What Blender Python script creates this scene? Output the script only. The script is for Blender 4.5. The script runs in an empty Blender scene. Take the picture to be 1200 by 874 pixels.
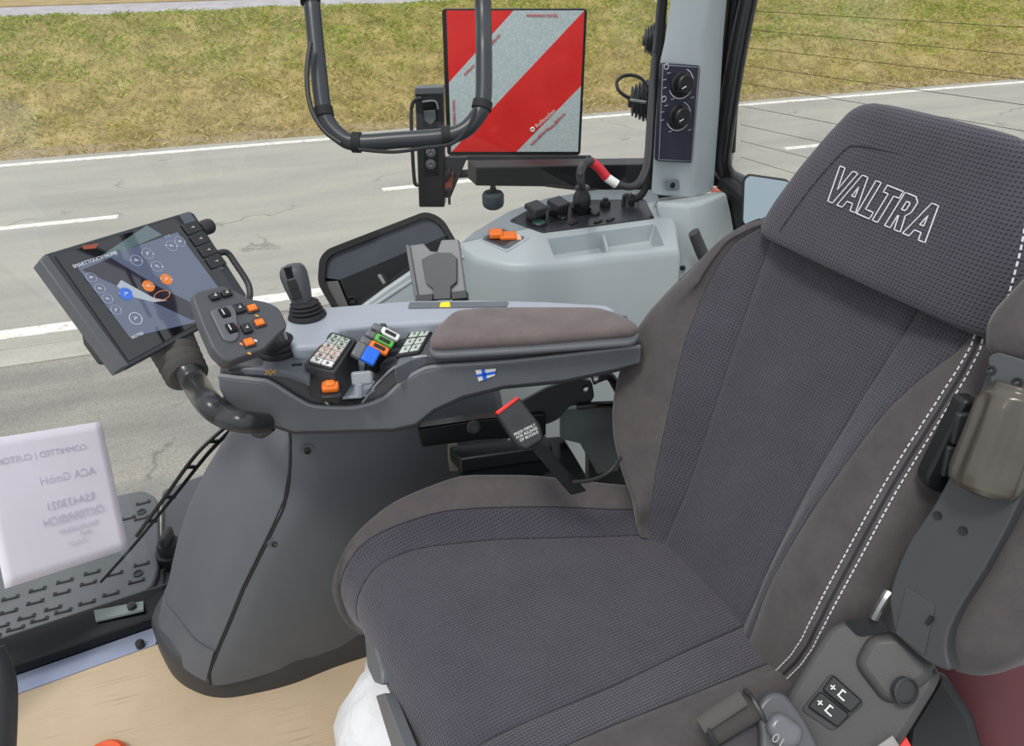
import bpy, bmesh, math, random
from mathutils import Vector as V, Matrix, noise
random.seed(7)
C = bpy.context.scene.collection
S = bpy.context.scene
# ------------------------------------------------------------------ camera, sky, sun, exposure
FPX = 880.0; PITCH = math.radians(31.8); YAW = math.radians(27.4)
CAM = V((0, -.58, 1.35))
SP, CP = math.sin(PITCH), math.cos(PITCH)
FWD = V((math.sin(YAW), math.cos(YAW), 0)); RGT = V((math.cos(YAW), -math.sin(YAW), 0)); UP = V((0, 0, 1))
cd = bpy.data.cameras.new('camera'); cam = bpy.data.objects.new('camera', cd); C.objects.link(cam)
cd.sensor_width = 36; cd.lens = FPX / 1200 * 36; cd.clip_start = .02; cd.clip_end = 300
cam.location = CAM; cam.rotation_euler = (math.radians(90) - PITCH, 0, -YAW)
S.camera = cam
S.view_settings.view_transform = 'Standard'; S.view_settings.look = 'None'
S.view_settings.gamma = 1; S.view_settings.use_curve_mapping = False
S.view_settings.exposure = 0.0
w = bpy.data.worlds.new('sky'); S.world = w; w.use_nodes = True
wn = w.node_tree.nodes; wl = w.node_tree.links
bg = wn['Background']; bg.inputs['Strength'].default_value = 1.0
tc = wn.new('ShaderNodeTexCoord'); sx = wn.new('ShaderNodeSeparateXYZ'); cr = wn.new('ShaderNodeValToRGB')
wl.new(tc.outputs['Generated'], sx.inputs[0]); wl.new(sx.outputs['Z'], cr.inputs[0]); wl.new(cr.outputs[0], bg.inputs[0])
cr.color_ramp.elements[0].position = .0; cr.color_ramp.elements[0].color = (.80, .84, .88, 1)
cr.color_ramp.elements[1].position = .8; cr.color_ramp.elements[1].color = (1.0, 1.04, 1.12, 1)
sl = bpy.data.lights.new('sun', 'SUN'); sl.energy = 1.6; sl.angle = math.radians(12); sl.color = (1, .96, .88)
so = bpy.data.objects.new('sun', sl); C.objects.link(so)
so.rotation_euler = V((.45, .25, -1)).to_track_quat('-Z', 'Y').to_euler()

# ------------------------------------------------------------------ pixel -> place helpers
def ray(px, py):
    u = (px - 600) / FPX; v = (437 - py) / FPX
    return RGT * u + FWD * (CP + v * SP) + UP * (-SP + v * CP)
class Plane:
    def __init__(s, p, n): s.p = V(p); s.n = V(n).normalized()
    def at(s, px, py, h=0.0):
        d = ray(px, py); return CAM + d * (s.n.dot(s.p + s.n * h - CAM) / s.n.dot(d))
    def many(s, pts, h=0.0): return [s.at(a, b, h) for a, b in pts]
def Z(h): return Plane((0, 0, h), (0, 0, 1))
def Y(h): return Plane((0, h, 0), (0, -1, 0))
def X(h): return Plane((h, 0, 0), (-1, 0, 0))
def pt(px, py, t): return CAM + ray(px, py) * t
def dirn(az, el):
    a = math.radians(az); e = math.radians(el); return V((math.cos(a) * math.cos(e), math.sin(a) * math.cos(e), math.sin(e)))
# ------------------------------------------------------------------ materials
def lin(c):
    return tuple((x / 255 / 12.92 if x / 255 <= .04045 else ((x / 255 + .055) / 1.055) ** 2.4) for x in c) + (1,)
class NT:
    def __init__(s, name):
        m = bpy.data.materials.new(name); m.use_nodes = True; s.m = m; s.t = m.node_tree; s.b = s.t.nodes['Principled BSDF']
    def n(s, typ, **k):
        nd = s.t.nodes.new('ShaderNode' + typ)
        for a, b in k.items():
            if a.startswith('i_'): nd.inputs[a[2:].replace('_', ' ')].default_value = b
            else: setattr(nd, a, b)
        return nd
    def l(s, a, b): s.t.links.new(a, b)
    def ramp(s, src, stops):
        r = s.n('ValToRGB'); e = r.color_ramp.elements
        while len(e) < len(stops): e.new(.5)
        for i, (p, c) in enumerate(stops): e[i].position = p; e[i].color = c
        s.l(src, r.inputs[0]); return r.outputs[0]
    def mathn(s, op, a, b=None):
        nd = s.n('Math', operation=op)
        for i, q in enumerate((a, b)):
            if q is None: continue
            if hasattr(q, 'links'): s.l(q, nd.inputs[i])
            else: nd.inputs[i].default_value = q
        return nd.outputs[0]
    def mix(s, f, a, b):
        nd = s.n('Mix', data_type='RGBA')
        if hasattr(f, 'links'): s.l(f, nd.inputs[0])
        else: nd.inputs[0].default_value = f
        for i, q in ((6, a), (7, b)):
            if hasattr(q, 'links'): s.l(q, nd.inputs[i])
            else: nd.inputs[i].default_value = q
        return nd.outputs[2]
    def bump(s, h, dist, strength=1.0):
        b = s.n('Bump'); b.inputs['Distance'].default_value = dist; b.inputs['Strength'].default_value = strength
        s.l(h, b.inputs['Height']); s.l(b.outputs[0], s.b.inputs['Normal'])
MC = {}
def plastic(name, rgb, rough=.5, metal=0, spec=.5, grain=.0, var=.06):
    """moulded plastic / metal with slight colour variation and optional grained bump"""
    k = NT(name); k.b.inputs['Roughness'].default_value = rough; k.b.inputs['Metallic'].default_value = metal
    k.b.inputs['Specular IOR Level'].default_value = spec
    c = k.n('TexCoord'); nz = k.n('TexNoise', i_Scale=14.0, i_Detail=4.0); k.l(c.outputs['Object'], nz.inputs['Vector'])
    a = lin(rgb); lo = tuple(x * (1 - var) for x in a[:3]) + (1,); hi = tuple(min(1, x * (1 + var)) for x in a[:3]) + (1,)
    k.l(k.ramp(nz.outputs[0], [(.3, lo), (.7, hi)]), k.b.inputs['Base Color'])
    if grain:
        n2 = k.n('TexNoise', i_Scale=700.0, i_Detail=2.0); k.l(c.outputs['Object'], n2.inputs['Vector']); k.bump(n2.outputs[0], grain)
    return k.m
def glow(name, rgb, e=1.0, rough=.15):
    k = NT(name); k.b.inputs['Base Color'].default_value = (0.01, .01, .01, 1); k.b.inputs['Roughness'].default_value = rough
    k.b.inputs['Emission Color'].default_value = lin(rgb); k.b.inputs['Emission Strength'].default_value = e; return k.m
def knit(name):
    k = NT(name); uv = k.n('UVMap'); s_ = k.n('SeparateXYZ'); k.l(uv.outputs[0], s_.inputs[0])
    P = .0068
    a = k.mathn('SINE', k.mathn('MULTIPLY', k.mathn('ADD', s_.outputs[0], s_.outputs[1]), 2 * math.pi / P / 1.35))
    b = k.mathn('SINE', k.mathn('MULTIPLY', k.mathn('SUBTRACT', s_.outputs[0], s_.outputs[1]), 2 * math.pi / P / 1.35))
    d = k.mathn('MULTIPLY', a, b); d = k.mathn('MAXIMUM', d, 0.0)
    nz = k.n('TexNoise', i_Scale=9.0, i_Detail=5.0, i_Roughness=.65); k.l(uv.outputs[0], nz.inputs['Vector'])
    n2 = k.n('TexNoise', i_Scale=420.0, i_Detail=3.0); k.l(uv.outputs[0], n2.inputs['Vector'])
    base = k.ramp(nz.outputs[0], [(.3, lin((60, 58, 66))), (.7, lin((73, 71, 79)))])
    base = k.mix(k.mathn('MULTIPLY', n2.outputs[0], .35), base, lin((104, 101, 110)))
    col = k.mix(k.mathn('MULTIPLY', d, .62), base, lin((38, 37, 42)))
    k.l(col, k.b.inputs['Base Color']); k.b.inputs['Roughness'].default_value = .95
    k.b.inputs['Specular IOR Level'].default_value = .15
    k.b.inputs['Sheen Weight'].default_value = .25; k.b.inputs['Sheen Roughness'].default_value = .5
    k.bump(k.mathn('SUBTRACT', k.mathn('MULTIPLY', n2.outputs[0], .35), d), .0012); return k.m
def suede(name, rgb, rgb2):
    k = NT(name); c = k.n('TexCoord')
    nz = k.n('TexNoise', i_Scale=16.0, i_Detail=6.0, i_Roughness=.7); k.l(c.outputs['Object'], nz.inputs['Vector'])
    n2 = k.n('TexNoise', i_Scale=900.0, i_Detail=2.0); k.l(c.outputs['Object'], n2.inputs['Vector'])
    k.l(k.ramp(nz.outputs[0], [(.32, lin(rgb)), (.7, lin(rgb2))]), k.b.inputs['Base Color'])
    k.b.inputs['Roughness'].default_value = .95; k.b.inputs['Specular IOR Level'].default_value = .12
    k.b.inputs['Sheen Weight'].default_value = .3; k.b.inputs['Sheen Roughness'].default_value = .4
    k.bump(n2.outputs[0], .0006); return k.m
def glass(name, tint, wires=False):
    m = bpy.data.materials.new(name); m.use_nodes = True; t = m.node_tree; t.nodes.clear()
    o = t.nodes.new('ShaderNodeOutputMaterial'); mx = t.nodes.new('ShaderNodeMixShader')
    tr = t.nodes.new('ShaderNodeBsdfTransparent'); gl = t.nodes.new('ShaderNodeBsdfGlossy'); fr = t.nodes.new('ShaderNodeFresnel')
    tr.inputs[0].default_value = tint; gl.inputs['Roughness'].default_value = .02; fr.inputs[0].default_value = 1.3
    t.links.new(fr.outputs[0], mx.inputs[0]); t.links.new(tr.outputs[0], mx.inputs[1]); t.links.new(gl.outputs[0], mx.inputs[2])
    t.links.new(mx.outputs[0], o.inputs[0]); return m
KNIT = knit('seat_knit'); SUEDE = suede('seat_suede', (80, 75, 76), (96, 90, 90)); PADM = suede('armrest_suede', (102, 93, 91), (120, 110, 107))
SEAM = plastic('seam_thread', (48, 46, 51), .9); STITCH = plastic('white_stitching', (225, 225, 228), .8)
GREY = plastic('light_grey_plastic', (177, 186, 189), .42, grain=.00012, var=.02)
RAIL = plastic('rail_grey_plastic', (158, 164, 174), .45, grain=.0001, var=.03)
MID = plastic('mid_grey_plastic', (94, 97, 101), .5, grain=.0002)
DARK = plastic('dark_grey_plastic', (74, 76, 80), .5, grain=.0002)
DECK = plastic('deck_grey_plastic', (98, 102, 108), .48, grain=.00015)
POD = plastic('pod_grey_plastic', (86, 90, 95), .5, grain=.0002, var=.04)
BOXM = plastic('seat_box_plastic', (68, 67, 67), .45, grain=.00015)
CHAR = plastic('charcoal_plastic', (52, 53, 56), .5, grain=.0002)
BLK = plastic('black_plastic', (28, 29, 31), .45, grain=.0001)
GLOSS = plastic('black_gloss_paint', (14, 16, 17), .2, spec=.3)
RUB = plastic('black_rubber', (30, 30, 32), .75)
NAVY = plastic('navy_panel_face', (48, 50, 68), .4)
METAL = plastic('dull_steel', (170, 170, 168), .3, 1.0)
PEWTER = plastic('pewter_plastic', (92, 87, 80), .25, .4, var=.12)
ORANGE = plastic('orange_plastic', (240, 120, 30), .4); BLUE = plastic('blue_plastic', (25, 105, 225), .4)
GREEN = plastic('green_plastic', (90, 175, 75), .4); WHITE = plastic('white_print', (228, 228, 226), .5); LGREY = plastic('pale_key_print', (190, 180, 172), .6)
RED = plastic('red_plastic', (215, 45, 40), .45); REDTUBE = plastic('red_sleeve', (205, 40, 55), .5); YEL = plastic('yellow_plastic', (235, 222, 40), .5)
BRONZE = plastic('brass_print', (190, 150, 70), .5); PINKP = plastic('copper_print', (190, 130, 110), .6)
MAROON = plastic('dark_red_paint', (88, 42, 48), .4); SILVER = plastic('satin_sill_metal', (150, 158, 180), .35, .4)
TEAL = plastic('green_socket_lid', (58, 92, 84), .3); RUST = plastic('rust_brown_paint', (150, 75, 50), .5)
# ------------------------------------------------------------------ mesh helpers
def tag(o, label=None, cat=None, group=None, kind=None):
    if label: o['label'] = label
    if cat: o['category'] = cat
    if group: o['group'] = group
    if kind: o['kind'] = kind
    return o
def thing(name, label, cat, loc, group=None):
    o = bpy.data.objects.new(name, None); o.empty_display_size = .02; C.objects.link(o); o.location = V(loc)
    return tag(o, label, cat, group)
def wloc(o):
    l = V(o.location)
    return l
def obj(name, bm, mats, parent=None, bev=0, seg=2, sharp=35, smooth=True, label=None):
    me = bpy.data.meshes.new(name); bmesh.ops.recalc_face_normals(bm, faces=bm.faces[:]) if bev >= 0 else None
    for f in bm.faces: f.smooth = smooth
    bm.to_mesh(me); bm.free()
    for m in (mats if isinstance(mats, (list, tuple)) else [mats]): me.materials.append(m)
    if smooth and sharp: me.set_sharp_from_angle(angle=math.radians(sharp))
    o = bpy.data.objects.new(name, me); C.objects.link(o)
    if parent is not None:
        o.parent = parent
        if parent.type == 'EMPTY': o.matrix_parent_inverse = Matrix.Translation(-V(parent.location))
    if bev > 0:
        b = o.modifiers.new('bevel', 'BEVEL'); b.width = bev; b.segments = seg; b.limit_method = 'ANGLE'; b.angle_limit = math.radians(40); b.harden_normals = False
    if label: o['label'] = label
    return o
def rnd(pts, r, n=4):
    out = []; N = len(pts)
    for i in range(N):
        a, b, c = pts[i - 1], pts[i], pts[(i + 1) % N]
        la = (a - b).length; lc = (c - b).length; rr = min(r, la * .45, lc * .45)
        p = b + (a - b).normalized() * rr; q = b + (c - b).normalized() * rr
        for k in range(n + 1):
            t = k / n; out.append(p * (1 - t) ** 2 + b * 2 * t * (1 - t) + q * t * t)
    return out
def prism(bm, pts, off, mat=0):
    """polygon extruded by the vector off"""
    a = [bm.verts.new(p) for p in pts]; b = [bm.verts.new(p + off) for p in pts]; n = len(pts)
    fs = [bm.faces.new(a), bm.faces.new(b[::-1])]
    for i in range(n): fs.append(bm.faces.new((a[i], b[i], b[(i + 1) % n], a[(i + 1) % n])))
    for f in fs: f.material_index = mat
    return bm
def plate(name, pl, px, h1, th, mat, parent=None, r=0, bev=0, **k):
    """a slab whose face follows the pixel outline on plane pl at height h1, th thick behind"""
    pts = pl.many(px, h1)
    if r: pts = rnd(pts, r)
    return obj(name, prism(bmesh.new(), pts, -pl.n * th), mat, parent, bev, **k)
def basis(z, xh=None):
    z = V(z).normalized(); xh = V(xh) if xh is not None else (V((1, 0, 0)) if abs(z.x) < .9 else V((0, 1, 0)))
    y = z.cross(xh).normalized(); x = y.cross(z); return x, y, z
def box(bm, c, sx, sy, sz, ax=None, mat=0):
    x, y, z = ax if ax else (V((1, 0, 0)), V((0, 1, 0)), V((0, 0, 1))); c = V(c)
    vs = [bm.verts.new(c + x * sx / 2 * i + y * sy / 2 * j + z * sz / 2 * k) for i in (-1, 1) for j in (-1, 1) for k in (-1, 1)]
    for q in ((0, 1, 3, 2), (4, 6, 7, 5), (0, 4, 5, 1), (2, 3, 7, 6), (0, 2, 6, 4), (1, 5, 7, 3)):
        f = bm.faces.new([vs[i] for i in q]); f.material_index = mat
    return bm
def crom(pts, n=8, closed=False):
    out = []; N = len(pts)
    for i in range(N if closed else N - 1):
        if closed: a, b, c, d = (pts[(i + k - 1) % N] for k in range(4))
        else: a, b, c, d = pts[max(i - 1, 0)], pts[i], pts[i + 1], pts[min(i + 2, N - 1)]
        for k in range(n):
            t = k / n; out.append((b * 2 + (c - a) * t + (a * 2 - b * 5 + c * 4 - d) * t * t + (b * 3 - a - c * 3 + d) * t ** 3) * .5)
    if not closed: out.append(pts[-1])
    return out
def loft(bm, rings, closed=True, caps=True, mat=0):
    R = [[bm.verts.new(p) for p in r] for r in rings]; n = len(rings[0])
    for a, b in zip(R, R[1:]):
        for i in range(n if closed else n - 1):
            f = bm.faces.new((a[i], a[(i + 1) % n], b[(i + 1) % n], b[i])); f.material_index = mat
    if caps and closed:
        for r in (R[0][::-1], R[-1]): f = bm.faces.new(r); f.material_index = mat
    return R
def tube(bm, path, r, seg=12, smooth=8, mat=0, flat=1.0):
    P = crom([V(p) for p in path], smooth) if smooth and len(path) > 2 else [V(p) for p in path]
    n = len(P); rr = r if callable(r) else (lambda t: r)
    t0 = (P[1] - P[0]).normalized(); x, y, _ = basis(t0); rings = []
    for i, p in enumerate(P):
        t = (P[min(i + 1, n - 1)] - P[max(i - 1, 0)]).normalized()
        x = (x - t * x.dot(t)).normalized(); y = t.cross(x); q = rr(i / (n - 1))
        rings.append([p + x * q * math.cos(2 * math.pi * k / seg) + y * q * flat * math.sin(2 * math.pi * k / seg) for k in range(seg)])
    loft(bm, rings, mat=mat); return bm
def lathe(bm, o, axis, prof, seg=24, mat=0, xh=None):
    """prof = list of (radius, height along axis)"""
    x, y, z = basis(axis, xh); o = V(o)
    loft(bm, [[o + z * h + (x * math.cos(2 * math.pi * k / seg) + y * math.sin(2 * math.pi * k / seg)) * max(r, 1e-4) for k in range(seg)] for r, h in prof], mat=mat); return bm
def ring(bm, c, n, R, r, xh=None, seg=28, ry=1.0):
    x, y, z = basis(n, xh)
    P = [c + x * R * math.cos(2 * math.pi * k / seg) + y * R * ry * math.sin(2 * math.pi * k / seg) for k in range(seg)]
    rings = []
    for k, p in enumerate(P):
        d = (p - c).normalized(); rings.append([p + d * r * math.cos(a) + z * r * math.sin(a) for a in (0, 1.57, 3.14, 4.71)])
    rings.append(rings[0]); loft(bm, rings, caps=False); return bm
def text(name, body, o, xd, n, size, mat, parent=None, depth=.0004, align='CENTER', squash=1.0, shear=0, mirror=False, label=None, space=1.0):
    """lettering as a mesh lying on the surface at o, reading along xd, facing n"""
    cu = bpy.data.curves.new(name, 'FONT'); cu.body = body; cu.size = size; cu.align_x = align; cu.align_y = 'CENTER'; cu.extrude = depth; cu.shear = shear; cu.space_character = space; cu.resolution_u = 3
    tmp = bpy.data.objects.new('tmp', cu); C.objects.link(tmp)
    dg = bpy.context.evaluated_depsgraph_get(); me = bpy.data.meshes.new_from_object(tmp.evaluated_get(dg)); bpy.data.objects.remove(tmp); bpy.data.curves.remove(cu)
    z = V(n).normalized(); x = V(xd); x = (x - z * x.dot(z)).normalized(); y = z.cross(x)
    if mirror: x2 = -x
    else: x2 = x
    for v in me.vertices:
        c = v.co; v.co = V(o) + x2 * c.x * squash + y * c.y + z * c.z
    me.name = name; me.materials.clear(); me.materials.append(mat)
    ob = bpy.data.objects.new(name, me); C.objects.link(ob)
    if parent is not None:
        ob.parent = parent
        if parent.type == 'EMPTY': ob.matrix_parent_inverse = Matrix.Translation(-V(parent.location))
    if label: ob['label'] = label
    return ob
def interp(tab, x):
    """smooth interpolation in a table of (x, value)"""
    if x <= tab[0][0]: return tab[0][1]
    for (a, va), (b_, vb) in zip(tab, tab[1:]):
        if x <= b_:
            t = (x - a) / (b_ - a); return va + (vb - va) * t
    return tab[-1][1]
def sinterp(tab, x, h=.02): return (interp(tab, x - h) + 2 * interp(tab, x) + interp(tab, x + h)) / 4
def screw(parent, p, n, r=.006, mat=None, name='screw'):
    b = bmesh.new(); lathe(b, p, n, [(r, -.002), (r, .0008), (r * .8, .0014), (r * .75, .0002), (r * .45, .0002), (r * .4, .0012), (0, .0012)], 16)
    return obj(name, b, mat or BLK, parent, label=None)

# ================================================================== OUTSIDE: road, verge, bank
GZ = -1.55
RD = (RGT * .948 + FWD * .317).normalized(); RN = (-RGT * .317 + FWD * .948).normalized()
def rp(along, off, z=GZ): return V((CAM.x, CAM.y, 0)) + RD * along + RN * off + UP * z
def strip(a0, a1, o0, o1, z, th=.02):
    return prism(bmesh.new(), [rp(a0, o0, z), rp(a1, o0, z), rp(a1, o1, z), rp(a0, o1, z)], UP * -th)
def asphalt(name, c1, c2, c3, sc=1.0, fine=.5):
    k = NT(name); c = k.n('TexCoord'); mp = k.n('Mapping'); k.l(c.outputs['Object'], mp.inputs[0])
    ang = math.atan2(RD.y, RD.x); mp.inputs['Rotation'].default_value = (0, 0, -ang)
    sc_ = k.n('Vector' + 'Math', operation='MULTIPLY'); k.l(mp.outputs[0], sc_.inputs[0]); sc_.inputs[1].default_value = (.35 * sc, 1.6 * sc, 1)
    big = k.n('TexNoise', i_Scale=1.2, i_Detail=8.0, i_Roughness=.62); k.l(sc_.outputs[0], big.inputs['Vector'])
    sm = k.n('TexNoise', i_Scale=70.0, i_Detail=4.0, i_Roughness=.8); k.l(c.outputs['Object'], sm.inputs['Vector'])
    vo = k.n('TexVoronoi', feature='DISTANCE_TO_EDGE', i_Scale=.55); wv = k.n('TexNoise', i_Scale=2.5, i_Detail=6.0)
    k.l(c.outputs['Object'], wv.inputs['Vector']); mm = k.mix(.4, c.outputs['Object'], wv.outputs['Color']); k.l(mm, vo.inputs['Vector'])
    col = k.ramp(big.outputs[0], [(.3, lin(c1)), (.5, lin(c2)), (.72, lin(c3))])
    dark = tuple(x * .45 for x in lin(c1)[:3]) + (1,)
    col = k.mix(k.mathn('MULTIPLY', k.ramp(sm.outputs[0], [(.35, (1, 1, 1, 1)), (.6, (0, 0, 0, 1))]), fine), col, dark)
    crk = k.ramp(vo.outputs['Distance'], [(.0, (1, 1, 1, 1)), (.012, (0, 0, 0, 1))])
    brk = k.ramp(big.outputs[0], [(.5, (0, 0, 0, 1)), (.56, (1, 1, 1, 1))])
    col = k.mix(k.mathn('MULTIPLY', k.mathn('MULTIPLY', crk, brk), .6), col, dark)
    k.l(col, k.b.inputs['Base Color']); k.b.inputs['Roughness'].default_value = .9; k.b.inputs['Specular IOR Level'].default_value = .2
    k.bump(sm.outputs[0], .004); return k.m
ROAD = asphalt('road_asphalt', (160, 158, 152), (172, 169, 160), (184, 179, 166), 1, .25)
SHO = asphalt('shoulder_asphalt', (140, 138, 132), (155, 152, 145), (176, 170, 158), 2, .55)
def paint(name, rgb):
    k = NT(name); c = k.n('TexCoord'); nz = k.n('TexNoise', i_Scale=9.0, i_Detail=8.0, i_Roughness=.8); k.l(c.outputs['Object'], nz.inputs['Vector'])
    k.l(k.ramp(nz.outputs[0], [(.38, lin((190, 186, 172))), (.5, lin(rgb))]), k.b.inputs['Base Color']); k.b.inputs['Roughness'].default_value = .8; return k.m
LINE = paint('road_paint', (236, 234, 226))
tag(obj('ground', strip(-40, 60, -6, 6.0, GZ - .01, .3), SHO), kind='structure')
tag(obj('road', strip(-40, 60, 6.0, 11.75, GZ, .3), ROAD), kind='structure')
tag(obj('road_line', strip(-40, 60, 6.18, 6.34, GZ + .008, .01), LINE), kind='structure')
tag(obj('road_line', strip(-40, 60, 11.42, 11.54, GZ + .008, .01), LINE), kind='structure')
tag(obj('gutter', strip(-40, -1.45, 5.72, 5.995, GZ + .0, .02), asphalt('gutter_concrete', (168, 164, 154), (184, 180, 168), (200, 196, 184), 2, .3)), kind='structure')
for a0, a1 in ((-10.3, -7.4), (-4.55, -1.6), (1.33, 4.2), (7.04, 10.0), (12.8, 15.7), (18.5, 21.4)):
    tag(obj('road_line', strip(a0, a1, 8.85, 8.96, GZ + .008, .01), LINE), kind='structure')
def earth(name, stops, sc):
    k = NT(name); c = k.n('TexCoord')
    a = k.n('TexNoise', i_Scale=sc, i_Detail=9.0, i_Roughness=.72); k.l(c.outputs['Object'], a.inputs['Vector'])
    k.l(k.ramp(a.outputs[0], stops), k.b.inputs['Base Color']); k.b.inputs['Roughness'].default_value = 1; k.b.inputs['Specular IOR Level'].default_value = 0
    k.bump(a.outputs[0], .04); return k.m
BANK = earth('bank_soil', [(.33, lin((126, 112, 76))), (.5, lin((164, 146, 100))), (.68, lin((194, 172, 122)))], 2.2)
VERGE = earth('verge_dirt', [(.3, lin((136, 120, 92))), (.5, lin((166, 148, 116))), (.7, lin((188, 172, 140)))], 5.)
TRACK = earth('track_gravel', [(.3, lin((160, 155, 155))), (.7, lin((196, 192, 196)))], 3.)
FIELD = earth('field_soil', [(.3, lin((150, 134, 98))), (.7, lin((186, 164, 124)))], 3.)
def bankz(a, o):
    t = min(max((o - 12.15) / 4.0, 0), 1.12)
    z = GZ - .03 + 1.28 * (t if t < 1 else 1 + (t - 1) * .12)
    z += .05 * noise.noise(V((a * .8, o * .8, 0))) * min(t * 4, 1)
    return z
b = bmesh.new(); NA, NO = 150, 26
g = [[b.verts.new(rp(-14 + 42 * i / NA, 11.7 + 4.85 * j / NO, bankz(-14 + 42 * i / NA, 11.7 + 4.85 * j / NO) - (.2 if j == 0 else 0))) for j in range(NO + 1)] for i in range(NA + 1)]
for i in range(NA):
    for j in range(NO):
        f = b.faces.new((g[i][j], g[i + 1][j], g[i + 1][j + 1], g[i][j + 1])); f.material_index = 1 if j < 3 else 0
tag(obj('grass_bank', b, [BANK, VERGE], sharp=0), kind='structure')
TZ = bankz(0, 16.6)
tag(obj('gravel_track', strip(-16, 40, 16.5, 18.4, TZ - .02, .3), TRACK), kind='structure')
tag(obj('field', strip(-20, 80, 18.4, 60, TZ + .0, .3), FIELD), kind='structure')
def grass_mat():
    k = NT('grass_blades'); c = k.n('TexCoord'); a = k.n('TexNoise', i_Scale=1.1, i_Detail=7.0, i_Roughness=.7); k.l(c.outputs['Object'], a.inputs['Vector'])
    b2 = k.n('TexNoise', i_Scale=22.0, i_Detail=3.0); k.l(c.outputs['Object'], b2.inputs['Vector'])
    s_ = k.n('SeparateXYZ'); k.l(c.outputs['Object'], s_.inputs[0])
    hgt = k.mathn('MULTIPLY', k.mathn('ADD', s_.outputs[2], 1.55), .42)
    f = k.mathn('ADD', k.mathn('ADD', k.mathn('MULTIPLY', a.outputs[0], .95), hgt), k.mathn('MULTIPLY', b2.outputs[0], .5))
    base = k.ramp(f, [(.55, lin((200, 182, 136))), (.75, lin((198, 186, 130))), (.92, lin((190, 186, 108))), (1.0, lin((172, 184, 96)))])
    at_ = k.n('Attribute', attribute_name='blade'); var = k.ramp(at_.outputs['Fac'], [(0, (.45, .45, .42, 1)), (.35, (.8, .8, .75, 1)), (.8, (1.1, 1.1, 1.05, 1)), (1, (1.45, 1.4, 1.5, 1))])
    mu = k.n('Mix', data_type='RGBA', blend_type='MULTIPLY'); mu.inputs[0].default_value = 1; k.l(base, mu.inputs[6]); k.l(var, mu.inputs[7]); k.l(mu.outputs[2], k.b.inputs['Base Color'])
    k.b.inputs['Roughness'].default_value = .9; k.b.inputs['Specular IOR Level'].default_value = .1; return k.m
vs, fs = [], []
GCOL = []
for i in range(125000):
    a = random.uniform(-11, 22); o = 12.2 + 4.3 * random.random() ** .9 if i % 14 else random.uniform(11.8, 12.4)
    p = rp(a, o, bankz(a, o) - .005); hgt = random.uniform(.025, .075) * (1.2 if noise.noise(V((a * 1.5, o * 1.5, 3))) > 0 else .8)
    lean = V((random.gauss(0, .8), random.gauss(0, .8), 0)) * hgt; s_ = V((random.uniform(-1, 1), random.uniform(-1, 1), 0)).normalized() * random.uniform(.003, .0065)
    n = len(vs); vs += [p - s_, p + s_, p + lean * .5 + UP * hgt * .7 + s_ * .6, p + lean + UP * hgt * .85]; fs.append((n, n + 1, n + 2, n + 3)); GCOL.append(random.random())
me = bpy.data.meshes.new('grass'); me.from_pydata([tuple(v) for v in vs], [], fs); me.materials.append(grass_mat()); at_ = me.attributes.new('blade', 'FLOAT', 'FACE'); at_.data.foreach_set('value', GCOL)
gr = bpy.data.objects.new('grass', me); C.objects.link(gr); tag(gr, 'dry yellow-green grass covering the roadside bank', 'grass', kind='stuff')
b = bmesh.new(); lathe(b, Y(0).p * 0 + rp(8.55, 15.9, bankz(8.55, 15.9)), UP, [(.03, -.1), (.03, .6), (.028, .62), (0, .62)], 12)
tag(obj('marker_post', b, WHITE), 'thin white post standing on the bank above the rear window', 'post')
p = rp(5.2, 12.5, bankz(5.2, 12.5)); b = bmesh.new(); lathe(b, p, UP, [(.11, -.05), (.10, .1), (.085, .22), (.05, .25), (0, .25)], 9)
tag(obj('stone', b, plastic('stone_brown', (112, 92, 74), .9)), 'small dark brown stone at the foot of the grass bank', 'stone')

# ================================================================== CAB SHELL
FLOORM = None
def board_mat():
    k = NT('cardboard'); c = k.n('TexCoord'); a = k.n('TexNoise', i_Scale=4.0, i_Detail=6.0, i_Roughness=.6); k.l(c.outputs['Object'], a.inputs['Vector'])
    mp = k.n('Mapping'); k.l(c.outputs['Object'], mp.inputs[0]); mp.inputs['Rotation'].default_value = (0, 0, .2)
    wv = k.n('TexNoise', i_Scale=3.0, i_Detail=6.0); vm = k.n('VectorMath', operation='MULTIPLY'); k.l(mp.outputs[0], vm.inputs[0]); vm.inputs[1].default_value = (3, 70, 1); k.l(vm.outputs[0], wv.inputs['Vector'])
    col = k.ramp(a.outputs[0], [(.3, lin((176, 156, 128))), (.7, lin((194, 174, 146)))])
    k2 = k.mathn('MULTIPLY', k.ramp(wv.outputs[0], [(.56, (0, 0, 0, 1)), (.68, (1, 1, 1, 1))]), k.ramp(a.outputs[0], [(.45, (0, 0, 0, 1)), (.6, (1, 1, 1, 1))]))
    k.l(k.mix(k.mathn('MULTIPLY', k2, .45), col, lin((150, 118, 88))), k.b.inputs['Base Color']); k.b.inputs['Roughness'].default_value = .85; k.bump(wv.outputs[0], .0006); return k.m
b = bmesh.new(); box(b, (.55, .03, -.03), 2.4, 1.5, .04); tag(obj('floor', b, CHAR), kind='structure')
cb = tag(obj('cardboard_sheet', prism(bmesh.new(), [V((-.62, .716, .004)), V((.9, .716, .004)), V((.9, -.25, .004)), V((-.62, -.25, .004))], UP * -.012), board_mat(), bev=.001), 'brown cardboard sheet laid over the cab floor', 'cardboard sheet')
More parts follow.
